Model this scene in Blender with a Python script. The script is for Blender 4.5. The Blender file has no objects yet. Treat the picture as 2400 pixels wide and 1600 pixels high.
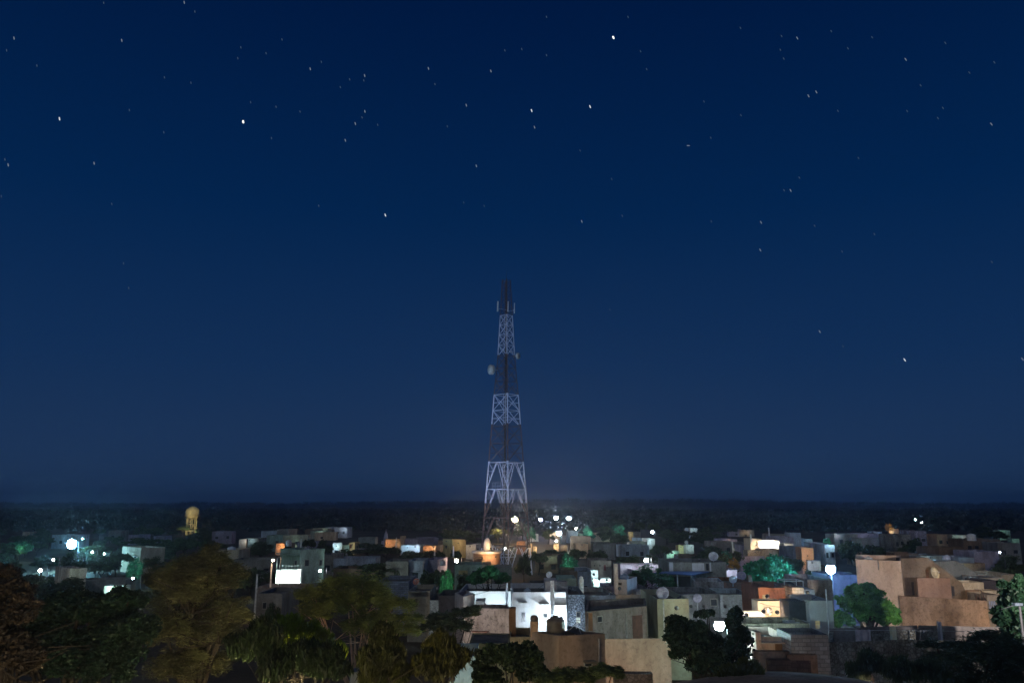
import bpy, math, random
import numpy as np
from mathutils import Vector
R = math.radians
# ---------------------------------------------------------------- camera, sky, moon, exposure
S = bpy.context.scene
COL = S.collection
CAMZ, FPX, TH = 16.0, 1867.0, math.atan(382 / 1867.0)
cam = bpy.data.cameras.new('camera'); cam.lens = 28.0; cam.sensor_width = 36.0
cam.clip_start = 0.5; cam.clip_end = 30000
co = bpy.data.objects.new('camera', cam); COL.objects.link(co)
co.location = (0, 0, CAMZ); co.rotation_euler = (R(90) + TH, 0, 0)
S.camera = co
w = bpy.data.worlds.new('World'); S.world = w; w.use_nodes = True
nt = w.node_tree; nt.nodes.clear()
tc = nt.nodes.new('ShaderNodeTexCoord'); sp = nt.nodes.new('ShaderNodeSeparateXYZ')
rmp = nt.nodes.new('ShaderNodeValToRGB'); bg = nt.nodes.new('ShaderNodeBackground'); wo = nt.nodes.new('ShaderNodeOutputWorld')
nt.links.new(tc.outputs['Generated'], sp.inputs[0]); nt.links.new(sp.outputs['Z'], rmp.inputs[0])
nt.links.new(rmp.outputs[0], bg.inputs[0]); nt.links.new(bg.outputs[0], wo.inputs[0])
SKY = [(0.0, (.0135, .037, .095)), (0.06, (.0110, .034, .095)), (0.17, (.0050, .0265, .090)), (0.35, (.0004, .0170, .074)), (0.57, (.0000, .0090, .050)), (1.0, (.0000, .006, .032))]
el = rmp.color_ramp.elements
while len(el) < len(SKY): el.new(0.5)
for e, (p, c) in zip(el, SKY): e.position = p; e.color = (*c, 1)
bg.inputs[1].default_value = 1.0
sun = bpy.data.lights.new('moon', 'SUN'); sun.energy = 0.25; sun.angle = R(0.6); sun.color = (.84, .95, 1.0)
so = bpy.data.objects.new('moon', sun); COL.objects.link(so); so.rotation_euler = (R(52), 0, R(-24))
S.view_settings.view_transform = 'Standard'; S.view_settings.look = 'None'
S.view_settings.exposure = 0.0; S.view_settings.gamma = 1.0
S.render.engine = 'CYCLES'
S.cycles.use_denoising = True; S.cycles.use_light_tree = True
S.cycles.max_bounces = 4; S.cycles.diffuse_bounces = 2; S.cycles.glossy_bounces = 2; S.cycles.volume_bounces = 0
S.cycles.transparent_max_bounces = 4; S.cycles.sample_clamp_indirect = 2.0; S.cycles.sample_clamp_direct = 0.0
S.cycles.volume_max_steps = 16
rnd = random.Random(7)
# ---------------------------------------------------------------- photo pixel -> world point
def P(px, py, Y):
    u, v = (px - 1200) / FPX, (800 - py) / FPX
    dy = math.cos(TH) - math.sin(TH) * v; dz = math.sin(TH) + math.cos(TH) * v
    t = Y / dy
    return Vector((u * t, Y, CAMZ + t * dz))
def K(py): return (CAMZ - P(1200, py, 100).z) / 100
def YH(py, h): return (CAMZ - h) / K(py)           # distance at which a height h shows at row py
def onface(A, B, px, py):                           # ray through the pixel meets the upright plane through A, B
    u, v = (px - 1200) / FPX, (800 - py) / FPX
    d = Vector((u, math.cos(TH) - math.sin(TH) * v, math.sin(TH) + math.cos(TH) * v))
    n = Vector((-(B[1] - A[1]), B[0] - A[0], 0))
    t = (A[0] * n.x + A[1] * n.y) / (d.x * n.x + d.y * n.y)
    return Vector((0, 0, CAMZ)) + d * t
# ---------------------------------------------------------------- materials
MC = {}
def newmat(name):
    m = bpy.data.materials.new(name); m.use_nodes = True
    return m, m.node_tree, m.node_tree.nodes['Principled BSDF']
def plaster(c, stain=.35, scale=.35, bump=.25, kind='plaster'):
    stain = min(.8, stain * 1.35); bump *= 1.6
    key = ('pl', c, stain, scale, bump, kind)
    if key in MC: return MC[key]
    m, t, b = newmat(kind); N, L = t.nodes, t.links
    g = N.new('ShaderNodeNewGeometry')
    mp = N.new('ShaderNodeMapping'); mp.inputs['Scale'].default_value = (1, 1, .45); L.new(g.outputs['Position'], mp.inputs[0])
    n1 = N.new('ShaderNodeTexNoise'); n1.inputs['Scale'].default_value = scale; n1.inputs['Detail'].default_value = 6; n1.inputs['Roughness'].default_value = .65
    L.new(mp.outputs[0], n1.inputs[0])
    n2 = N.new('ShaderNodeTexNoise'); n2.inputs['Scale'].default_value = 1.1; n2.inputs['Detail'].default_value = 8; n2.inputs['Roughness'].default_value = .75
    mp2 = N.new('ShaderNodeMapping'); mp2.inputs['Scale'].default_value = (1, 1, .3); L.new(g.outputs['Position'], mp2.inputs[0]); L.new(mp2.outputs[0], n2.inputs[0])
    r1 = N.new('ShaderNodeValToRGB'); r1.color_ramp.elements[0].position = .36; r1.color_ramp.elements[1].position = .62
    dk = tuple(x * (1 - stain) * f for x, f in zip(c, (.96, .88, .82)))
    r1.color_ramp.elements[0].color = (*dk, 1); r1.color_ramp.elements[1].color = (*c, 1)
    L.new(n1.outputs[0], r1.inputs[0])
    mx = N.new('ShaderNodeMix'); mx.data_type = 'RGBA'; mx.blend_type = 'MULTIPLY'
    r2 = N.new('ShaderNodeValToRGB'); r2.color_ramp.elements[0].position = .3; r2.color_ramp.elements[1].position = .58
    v = 1 - stain * .5; r2.color_ramp.elements[0].color = (v, v * .97, v * .93, 1); r2.color_ramp.elements[1].color = (1, 1, 1, 1)
    L.new(n2.outputs[0], r2.inputs[0]); mx.inputs['Factor'].default_value = 1
    L.new(r1.outputs[0], mx.inputs['A']); L.new(r2.outputs[0], mx.inputs['B'])
    n3 = N.new('ShaderNodeTexNoise'); n3.inputs['Scale'].default_value = 3.2; n3.inputs['Detail'].default_value = 7; n3.inputs['Roughness'].default_value = .7; n3.inputs['Distortion'].default_value = .6
    L.new(g.outputs['Position'], n3.inputs[0]); r3 = N.new('ShaderNodeValToRGB'); r3.color_ramp.elements[0].position = .38; r3.color_ramp.elements[1].position = .5
    r3.color_ramp.elements[0].color = (1 - stain * .8,) * 3 + (1,); r3.color_ramp.elements[1].color = (1, 1, 1, 1); L.new(n3.outputs[0], r3.inputs[0])
    m5 = N.new('ShaderNodeMix'); m5.data_type = 'RGBA'; m5.blend_type = 'MULTIPLY'; m5.inputs['Factor'].default_value = .8; L.new(mx.outputs['Result'], m5.inputs['A']); L.new(r3.outputs[0], m5.inputs['B'])
    last = m5.outputs['Result']
    if kind in ('stone', 'brick'):
        if kind == 'stone':
            vo = N.new('ShaderNodeTexVoronoi'); vo.inputs['Scale'].default_value = 4.2; vo.feature = 'DISTANCE_TO_EDGE'
            L.new(g.outputs['Position'], vo.inputs['Vector'])
            rr = N.new('ShaderNodeValToRGB'); rr.color_ramp.elements[0].position = .0; rr.color_ramp.elements[0].color = (.35, .35, .35, 1)
            rr.color_ramp.elements[1].position = .12; L.new(vo.outputs['Distance'], rr.inputs[0])
            v2 = N.new('ShaderNodeTexVoronoi'); v2.inputs['Scale'].default_value = 4.2; L.new(g.outputs['Position'], v2.inputs['Vector'])
            hs = N.new('ShaderNodeHueSaturation'); hs.inputs['Saturation'].default_value = 0; hs.inputs['Value'].default_value = 1.5; L.new(v2.outputs['Color'], hs.inputs['Color'])
            m3 = N.new('ShaderNodeMix'); m3.data_type = 'RGBA'; m3.blend_type = 'MULTIPLY'; m3.inputs['Factor'].default_value = .55
            L.new(rr.outputs[0], m3.inputs['A']); L.new(hs.outputs[0], m3.inputs['B']); tex, hgt = m3.outputs['Result'], rr.outputs[0]
        else:
            cx = N.new('ShaderNodeCombineXYZ'); s2 = N.new('ShaderNodeSeparateXYZ'); L.new(g.outputs['Position'], s2.inputs[0])
            ad = N.new('ShaderNodeMath'); L.new(s2.outputs[0], ad.inputs[0]); L.new(s2.outputs[1], ad.inputs[1])
            L.new(ad.outputs[0], cx.inputs[0]); L.new(s2.outputs[2], cx.inputs[1])
            br = N.new('ShaderNodeTexBrick'); br.inputs['Scale'].default_value = 1; br.inputs['Brick Width'].default_value = .55; br.inputs['Row Height'].default_value = .26
            br.inputs['Mortar Size'].default_value = .025; br.inputs['Color1'].default_value = (1, 1, 1, 1); br.inputs['Color2'].default_value = (.6, .58, .56, 1); br.inputs['Mortar'].default_value = (.4, .4, .4, 1)
            L.new(cx.outputs[0], br.inputs[0]); tex, hgt = br.outputs[0], br.outputs[0]
        m4 = N.new('ShaderNodeMix'); m4.data_type = 'RGBA'; m4.blend_type = 'MULTIPLY'; m4.inputs['Factor'].default_value = .85
        L.new(last, m4.inputs['A']); L.new(tex, m4.inputs['B']); last = m4.outputs['Result']
    L.new(last, b.inputs['Base Color']); b.inputs['Roughness'].default_value = .9; b.inputs['Specular IOR Level'].default_value = .2
    bp = N.new('ShaderNodeBump'); bp.inputs['Strength'].default_value = bump; bp.inputs['Distance'].default_value = .08
    L.new(hgt if kind in ('stone', 'brick') else n1.outputs[0], bp.inputs['Height']); L.new(bp.outputs[0], b.inputs['Normal'])
    MC[key] = m; return m
def plain(c, rough=.6, metal=0., name='paint'):
    key = ('p', c, rough, metal)
    if key in MC: return MC[key]
    m, t, b = newmat(name); N, L = t.nodes, t.links
    n = N.new('ShaderNodeTexNoise'); n.inputs['Scale'].default_value = 3; n.inputs['Detail'].default_value = 4
    g = N.new('ShaderNodeNewGeometry'); L.new(g.outputs['Position'], n.inputs[0])
    r = N.new('ShaderNodeValToRGB'); r.color_ramp.elements[0].color = (*[x * .7 for x in c], 1); r.color_ramp.elements[1].color = (*[min(1, x * 1.15) for x in c], 1)
    r.color_ramp.elements[0].position = .35; r.color_ramp.elements[1].position = .65
    L.new(n.outputs[0], r.inputs[0]); L.new(r.outputs[0], b.inputs['Base Color'])
    b.inputs['Roughness'].default_value = rough; b.inputs['Metallic'].default_value = metal
    MC[key] = m; return m
def glow(c, s):
    key = ('e', c, round(s, 3))
    if key in MC: return MC[key]
    m, t, b = newmat('lamp_light'); b.inputs['Base Color'].default_value = (0, 0, 0, 1)
    b.inputs['Emission Color'].default_value = (*c, 1); b.inputs['Emission Strength'].default_value = s
    MC[key] = m; return m
def foliage(c, var=.5, scale=.9):
    key = ('f', c, var, scale)
    if key in MC: return MC[key]
    m, t, b = newmat('foliage'); N, L = t.nodes, t.links
    g = N.new('ShaderNodeNewGeometry'); n = N.new('ShaderNodeTexNoise'); n.inputs['Scale'].default_value = scale; n.inputs['Detail'].default_value = 3
    L.new(g.outputs['Position'], n.inputs[0])
    r = N.new('ShaderNodeValToRGB'); r.color_ramp.elements[0].position = .38; r.color_ramp.elements[1].position = .62
    r.color_ramp.elements[0].color = (*[x * (1 - var) for x in c], 1); r.color_ramp.elements[1].color = (c[0] * 1.25, c[1] * 1.2, c[2], 1)
    L.new(n.outputs[0], r.inputs[0]); L.new(r.outputs[0], b.inputs['Base Color'])
    b.inputs['Roughness'].default_value = .55; b.inputs['Specular IOR Level'].default_value = .25
    tr = N.new('ShaderNodeBsdfTranslucent'); L.new(r.outputs[0], tr.inputs[0]); ms = N.new('ShaderNodeMixShader'); ms.inputs[0].default_value = .3
    L.new(b.outputs[0], ms.inputs[1]); L.new(tr.outputs[0], ms.inputs[2]); L.new(ms.outputs[0], N['Material Output'].inputs[0])
    MC[key] = m; return m
WH, CR, PE, GR = (.70, .70, .68), (.58, .50, .37), (.50, .34, .24), (.30, .29, .27)
BL, YE, TE, LI = (.40, .46, .56), (.60, .50, .26), (.34, .46, .40), (.40, .37, .48)
TC, BK, DK = (.36, .16, .10), (.24, .17, .12), (.11, .10, .09)
BARK = plaster((.05, .042, .036), .5, 2, .4)
DARKGLASS = plain((.03, .035, .045), .25, 0, 'dark_pane')
BROWN = plain((.13, .06, .035), .6, 0, 'wood')
STEEL = plain((.45, .46, .48), .45, .3, 'steel')
LED, WARM, SOD, CYAN, GRN = (.80, .92, 1.0), (1.0, .70, .40), (1.0, .52, .22), (.55, .88, 1.0), (.55, 1.0, .85)
# ---------------------------------------------------------------- mesh helpers
class MB:
    def __init__(s): s.v = []; s.f = []
    def add(s, v, f):
        o = len(s.v); s.v += [tuple(x) for x in v]; s.f += [tuple(o + i for i in q) for q in f]; return s
    def prism(s, fp, z0, z1, caps=True):
        n = len(fp); a = sum(fp[i][0] * fp[(i + 1) % n][1] - fp[(i + 1) % n][0] * fp[i][1] for i in range(n))
        if a < 0: fp = fp[::-1]
        v = [(p[0], p[1], z0) for p in fp] + [(p[0], p[1], z1) for p in fp]
        f = [(i, (i + 1) % n, n + (i + 1) % n, n + i) for i in range(n)]
        if caps: f += [tuple(range(n, 2 * n)), tuple(range(n))[::-1]]
        return s.add(v, f)
    def box(s, x0, y0, z0, x1, y1, z1): return s.prism([(x0, y0), (x1, y0), (x1, y1), (x0, y1)], z0, z1)
    def bar(s, p, q, r, n=4, r2=None):
        p, q = Vector(p), Vector(q); d = (q - p)
        if d.length < 1e-6: return s
        d.normalize(); a = d.orthogonal().normalized(); b = d.cross(a); r2 = r if r2 is None else r2
        v = [p + (a * math.cos(2 * math.pi * i / n) + b * math.sin(2 * math.pi * i / n)) * r for i in range(n)]
        v += [q + (a * math.cos(2 * math.pi * i / n) + b * math.sin(2 * math.pi * i / n)) * r2 for i in range(n)]
        f = [(i, (i + 1) % n, n + (i + 1) % n, n + i) for i in range(n)] + [tuple(range(n))[::-1], tuple(range(n, 2 * n))]
        return s.add(v, f)
    def lathe(s, c, prof, n=16):
        v = []; f = []
        for (r, z) in prof:
            for i in range(n): v.append((c[0] + r * math.cos(2 * math.pi * i / n), c[1] + r * math.sin(2 * math.pi * i / n), c[2] + z))
        for k in range(len(prof) - 1):
            for i in range(n): f.append((k * n + i, k * n + (i + 1) % n, (k + 1) * n + (i + 1) % n, (k + 1) * n + i))
        f.append(tuple(range(n))[::-1]); f.append(tuple(range((len(prof) - 1) * n, len(prof) * n)))
        return s.add(v, f)
    def ball(s, c, r, n=10, m=6, sz=1.):
        return s.lathe(c, [(max(1e-3, r * math.sin(math.pi * k / m)), -r * sz * math.cos(math.pi * k / m)) for k in range(m + 1)], n)
    def build(s, name, mat, parent=None, smooth=False):
        me = bpy.data.meshes.new(name); me.from_pydata(s.v, [], s.f); me.materials.append(mat)
        if smooth: me.polygons.foreach_set('use_smooth', [True] * len(me.polygons))
        o = bpy.data.objects.new(name, me); COL.objects.link(o)
        if parent is not None:
            o.parent = parent; o.location = -parent.location if parent.parent is None else Vector((0, 0, 0))
        return o
def tag(o, label=None, cat=None, group=None, kind=None):
    if label: o['label'] = label
    if cat: o['category'] = cat
    if group: o['group'] = group
    if kind: o['kind'] = kind
    return o
def thing(name, loc, label, cat, group=None):
    e = bpy.data.objects.new(name, None); e.location = loc; e.empty_display_size = .5; COL.objects.link(e)
    return tag(e, label, cat, group)
def quadmesh(name, V, F, mat, parent=None, loc=None):       # numpy quads/tris
    me = bpy.data.meshes.new(name); n, k = F.shape
    me.vertices.add(len(V)); me.vertices.foreach_set('co', V.astype(np.float32).ravel())
    me.loops.add(n * k); me.loops.foreach_set('vertex_index', F.astype(np.int32).ravel())
    me.polygons.add(n); me.polygons.foreach_set('loop_start', np.arange(0, n * k, k, dtype=np.int32)); me.polygons.foreach_set('loop_total', np.full(n, k, dtype=np.int32))
    me.update(calc_edges=True); me.materials.append(mat)
    o = bpy.data.objects.new(name, me); COL.objects.link(o)
    if parent is not None: o.parent = parent
    if loc is not None: o.location = loc
    return o
REFS = []                                                    # (px, py, phrase) landmarks that labels can point to
# ---------------------------------------------------------------- ground, hills, haze
ground = MB().add([(-4000, -60, 0), (4000, -60, 0), (4000, 5000, 0), (-4000, 5000, 0)], [(0, 1, 2, 3)]).build('ground', plaster((.10, .075, .05), .5, .05, .1))
tag(ground, 'dark sandy ground under the town and the plain', None, None, 'structure')
hv = []; hf = []; NX, NYY = 90, 14
def hillz(x, y):
    t = max(0., min(1., (y - 2300) / 900)); t = t * t * (3 - 2 * t)
    u = x / y * FPX + 1200
    top = 13.0 + 13.5 * math.exp(-((u - 1500) / 430) ** 4) + 4.5 * math.exp(-((u - 950) / 260) ** 2) + 1.5 * math.sin(u / 61.) + 1.2 * math.sin(u / 23.)
    return top * t - .5
for j in range(NYY + 1):
    y = 2300 + j * 180
    for i in range(NX + 1):
        x = -3300 + 6600 * i / NX; hv.append((x, y, hillz(x, y)))
for j in range(NYY):
    for i in range(NX):
        a = j * (NX + 1) + i; hf.append((a, a + 1, a + NX + 2, a + NX + 1))
tag(MB().add(hv, hf).build('hills', plaster((.07, .06, .045), .5, .01, .1), None, True), 'low scrub-covered hills on the horizon', None, None, 'structure')
hz = MB().box(-4100, -80, -1, 4100, 5300, 76).build('haze', bpy.data.materials.new('haze_air'))
m = hz.data.materials[0]; m.use_nodes = True; m.node_tree.nodes.clear()
o_ = m.node_tree.nodes.new('ShaderNodeOutputMaterial'); pv = m.node_tree.nodes.new('ShaderNodeVolumePrincipled')
pv.inputs['Color'].default_value = (.78, .88, 1.0, 1); pv.inputs['Density'].default_value = .00028; pv.inputs['Anisotropy'].default_value = .8
m.node_tree.links.new(pv.outputs[0], o_.inputs['Volume'])
tag(hz, 'thin blue night haze lying over the town', None, None, 'stuff')
# ---------------------------------------------------------------- stars
STAR5 = [(846,12,1),(895,54,0),(64,176,1),(559,186,1),(273,546,2),(1117,560,3),(1770,988,2),(1425,317,1),(1222,245,0),(1968,315,1),(2255,327,1),(1675,348,1),(1671,370,0),(877,381,0),(755,356,0),(1676,512,1),(1663,540,0),(1632,568,1),(1586,645,1),(2142,484,1),(432,750,1),(513,937,0),(37,758,1),(594,506,0),(752,608,0),(2188,762,1),(2130,930,0),(2224,946,0),(2319,232,0),(1268,491,0),(1378,513,0),(591,1323,0),(1106,218,0),(1092,268,0),(1295,182,0),(1735,574,0),(30,232,0),(1606,365,0),(1563,401,0),(22,733,0),(6,902,0),(1247,635,0),(476,14,0),(1476,285,0),(2055,581,0),(1151,470,0),(1998,387,0),(567,1210,0),(169,302,0),(1464,945,0)]
STAR6 = [(414,154,3),(319,436,2),(80,452,2),(92,520,1),(1608,243,1),(1165,156,1),(933,115,0),(1304,128,0),(1471,153,0),(1101,148,0),(1096,204,0),(525,210,0),(1211,392,1),(1243,376,1),(784,415,0),(935,471,0),(720,595,1),(1958,507,1),(1970,255,0),(1669,349,0),(1331,453,0),(1415,646,0),(1174,726,0),(1111,777,0),(1138,778,1),(407,731,0),(285,904,1),(814,904,0),(1017,908,1),(1236,922,0),(1014,1021,1),(1480,956,0),(1257,1354,1),(1352,1414,0),(1604,1469,2),(400,1264,0),(1960,1070,0),(1760,441,0),(1740,483,0),(1614,454,0),(40,201,0),(141,226,0),(141,70,0),(550,283,0),(812,563,0),(450,881,0),(2085,1466,1),(1348,1027,0),(1868,297,0),(1770,176,0),(1372,198,0),(1110,240,0),(278,615,0),(474,70,0)]
stars = [(x / 1.96, y / 1.96, c) for x, y, c in STAR5] + [(1200 + x / 1.7425, y / 1.7425, c) for x, y, c in STAR6]
SD = 8000.; SM = []
for (wpx, hpx, colr, st) in ((1.7, 6.5, (.45, .65, 1.0), .11), (2.0, 8.0, (.70, .80, 1.0), .24), (2.3, 8.5, (.9, .94, 1.0), .8), (3.8, 8.5, (1, .98, .92), 1.5)):
    a, b = wpx / 2 * SD / FPX, hpx / 2 * SD / FPX
    SM.append(MB().add([(a, 0, b * .6), (0, a, b * .6), (-a, 0, b * .6), (0, -a, b * .6), (a, 0, -b * .6), (0, a, -b * .6), (-a, 0, -b * .6), (0, -a, -b * .6), (0, 0, b), (0, 0, -b)],
        [(0, 1, 5, 4), (1, 2, 6, 5), (2, 3, 7, 6), (3, 0, 4, 7), (8, 0, 3), (8, 3, 2), (8, 2, 1), (8, 1, 0), (9, 4, 5), (9, 5, 6), (9, 6, 7), (9, 7, 4)]).build('star', glow(colr, st)))
BR = {(2, 139): 'white star high on the left above the bright blue-white lamp', (3, 570): 'very bright white star high above the water tower', (2, 903): 'lone white star left of the mast and above its top',
      (3, 1438): 'brightest star of all, thick white dot high above the mast', (2, 1383): 'white star below right of the brightest star', (2, 1246): 'white star straight above the mast, upper of a close pair', (2, 2120): 'white star low on the right above the peach house'}
used = set()
for (x, y, c) in stars:
    src = SM[c]
    if c in used: o = src.copy(); COL.objects.link(o)
    else: o = src; used.add(c)
    d = (P(x, y, 100) - Vector((0, 0, CAMZ))).normalized(); o.location = Vector((0, 0, CAMZ)) + d * SD
    lean = R(-14 - max(0, x - 1200) / 1200 * 14 - (y / 900) * 6)
    if abs(x - 1613) < 2: lean = R(90)
    o.rotation_euler = (0, -lean * -1, 0)
    lab = next((l for (cc, xx), l in BR.items() if cc == c and abs(xx - x) < 6), None)
    if lab is None: lab = 'small bright short star streak in the deep blue sky' if c == 1 else 'faint tiny star streak in the deep blue sky'
    tag(o, lab, 'star', ('clear small stars in the sky', 'faint small stars in the sky')[0 if c == 1 else 1] if c < 2 else 'bright stars in the sky')
# ---------------------------------------------------------------- lamps
def bulb(parent, loc, X, c, a=.15, name='wall_lamp'):        # glowing globe: radiance * radius^2 = X
    mb = MB().ball((0, 0, 0), a, 6, 4); o = mb.build(name, glow(c, X / a / a)); o.location = Vector(loc) - (parent.location if parent else Vector())
    o.parent = parent; return o
_raw = bulb
def hooded(parent, loc, X, c, a=.12, name='wall_lamp'):      # shaded lamp: the hood keeps its light on the wall
    loc = Vector(loc); o = MB().lathe((0, 0, .0), [(.05, .22), (.16, .1), (.2, -.04), (.17, -.04), (.04, .12)], 8).build('wall_lamp', plain((.12, .12, .12))); o.parent = parent
    o.location = loc - parent.location; q = Vector((0, .96, -.28)).to_track_quat('-Z', 'Y'); o.rotation_euler = q.to_euler()
    l = bpy.data.lights.new('wall_lamp_light', 'SPOT'); l.energy = X * 4 * math.pi * math.pi; l.color = c; l.spot_size = R(165); l.spot_blend = .35; l.shadow_soft_size = .06
    lo = bpy.data.objects.new('lamp_light', l); COL.objects.link(lo); lo.parent = o; lo.location = (0, 0, -.06); return o
def lamp_post(px, py, Y, X, c, a, label, arm=1.0, base=0., group='lit street lamps'):
    a = a * .8 if X < 20 else a
    p = P(px, py, Y); t = thing('street_lamp', (p.x + arm, Y + .4, base), label, 'street lamp', group)
    MB().bar((p.x + arm, Y + .4, base), (p.x + arm, Y + .4, p.z + .5), .09, 6, .06).bar((p.x + arm, Y + .4, p.z + .45), (p.x, Y, p.z + a + .1), .04, 5).build('pole', plain((.035, .035, .04)), t)
    MB().lathe((p.x, Y, p.z + a * .75), [(a * 1.1, 0), (a * 1.0, .08), (a * .3, .22)], 8).build('lamp_cap', plain((.2, .2, .2)), t)
    _raw(t, p, X, c, a, 'lamp_globe'); REFS.append((px, py, label)); return t
def unseen_lamp(p, X, c, label, target=None, ang=60, a=.2):  # lamp that stands where the photo only shows its light
    t = thing('floodlight', p, label, 'floodlight', 'floodlights that light the walls')
    MB().bar((p[0], p[1], 0), (p[0], p[1], p[2] - .25), .07, 6).build('pole', STEEL, t)
    if target is None: _raw(t, p, X, c, a, 'lamp_globe'); return t
    hd = MB().lathe((0, 0, .06), [(.12, 0), (.3, -.0), (.3, .02), (.12, .3)], 8).build('lamp_head', plain((.2, .2, .2))); hd.parent = t
    d = Vector(target) - Vector(p); q = d.to_track_quat('-Z', 'Y'); hd.rotation_euler = q.to_euler()
    l = bpy.data.lights.new('flood', 'SPOT'); l.energy = X * 4 * math.pi * math.pi; l.color = c; l.spot_size = R(ang); l.spot_blend = .6; l.shadow_soft_size = a
    lo = bpy.data.objects.new('lamp_light', l); COL.objects.link(lo); lo.parent = t; lo.rotation_euler = q.to_euler(); return t
bulb = hooded
# ---------------------------------------------------------------- houses
def rectfp(px0, px1, py, Y, depth, rot=0.):
    a, b = P(px0, py, Y), P(px1, py, Y); c = (a + b) / 2; hw = (b.x - a.x) / 2
    ca, sa = math.cos(R(rot)), math.sin(R(rot)); q = [(-hw, 0), (hw, 0), (hw, depth), (-hw, depth)]
    return [(c.x + x * ca - y * sa, c.y + x * sa + y * ca) for x, y in q]
def trifp(L_, C_, R_, py=None):                              # three corners (px, py, Y); near corner in the middle
    a, b, c = P(*L_), P(*C_), P(*R_); return [(a.x, a.y), (b.x, b.y), (c.x, c.y), (a.x + c.x - b.x, a.y + c.y - b.y)]
def inset(fp, t):
    cx, cy = sum(p[0] for p in fp) / len(fp), sum(p[1] for p in fp) / len(fp); out = []
    for x, y in fp:
        d = math.hypot(x - cx, y - cy); k = max(.2, 1 - t * 1.4 / d); out.append((cx + (x - cx) * k, cy + (y - cy) * k))
    return out
def feature(root, fp, face, rect, kind='window', mat=None, proud=.05):
    A, B = fp[face], fp[(face + 1) % len(fp)]
    p, q = onface(A, B, rect[0], rect[1]), onface(A, B, rect[2], rect[3]); z0, z1 = min(p.z, q.z), max(p.z, q.z)
    d = Vector((B[0] - A[0], B[1] - A[1], 0)).normalized(); n = Vector((d.y, -d.x, 0))
    if n.y > 0 and face == 0 and abs(n.y) > .3: n = -n
    c = Vector((sum(v[0] for v in fp) / len(fp), sum(v[1] for v in fp) / len(fp), 0))
    if (Vector((A[0], A[1], 0)) - c).dot(n) < 0: n = -n
    s = (Vector((p.x, p.y, 0)) - Vector((A[0], A[1], 0))).dot(d); e = (Vector((q.x, q.y, 0)) - Vector((A[0], A[1], 0))).dot(d)
    a0 = Vector((A[0], A[1], 0))
    def slab(s0, s1, za, zb, d0, d1):
        f = [a0 + d * s0 + n * d0, a0 + d * s1 + n * d0, a0 + d * s1 + n * d1, a0 + d * s0 + n * d1]
        return MB().prism([(v.x, v.y) for v in f], za, zb)
    if kind == 'window':
        o = MB(); t = min(.08, (e - s) * .15)
        for b_ in ((s, e, z0, z0 + t), (s, e, z1 - t, z1), (s, s + t, z0 + t, z1 - t), (e - t, e, z0 + t, z1 - t)):
            k = slab(*b_, -.02, proud); o.add(k.v, k.f)
        w_ = o.build('window', mat or plain((.25, .23, .2)), root)
        pane = slab(s + t, e - t, z0 + t, z1 - t, -.02, proud * .4).build('pane', DARKGLASS); pane.parent = w_
        return w_
    if kind == 'lit':
        o = MB(); t = (e - s) / 9
        for i in range(5):
            k = slab(s + t * 2 * i, s + t * (2 * i + 1), z0, z1, .0, proud); o.add(k.v, k.f)
        k = slab(s, e, (z0 + z1) / 2 - t / 2, (z0 + z1) / 2 + t / 2, 0., proud * .8); o.add(k.v, k.f)
        w_ = o.build('window', plain((.2, .18, .15)), root)
        pane = slab(s, e, z0, z1, -.02, proud * .3).build('pane', mat or glow((1, .95, .55), .9)); pane.parent = w_; return w_
    if kind == 'door': return slab(s, e, z0, z1, -.02, proud).build('door', mat or BROWN, root)
    if kind == 'shade': return slab(s, e, z0, z1, -.02, .7).build('window_shade', mat or plaster(GR), root)
    if kind == 'pipe':
        m_ = (s + e) / 2; v = a0 + d * m_ + n * .12; return MB().bar((v.x, v.y, z0), (v.x, v.y, z1), .07, 6).build('drainpipe', mat or plain((.5, .5, .48)), root)
    if kind == 'panel': return slab(s, e, z0, z1, -.02, proud).build('wall_panel', mat or plaster(WH), root)
NH = 'house'
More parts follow.
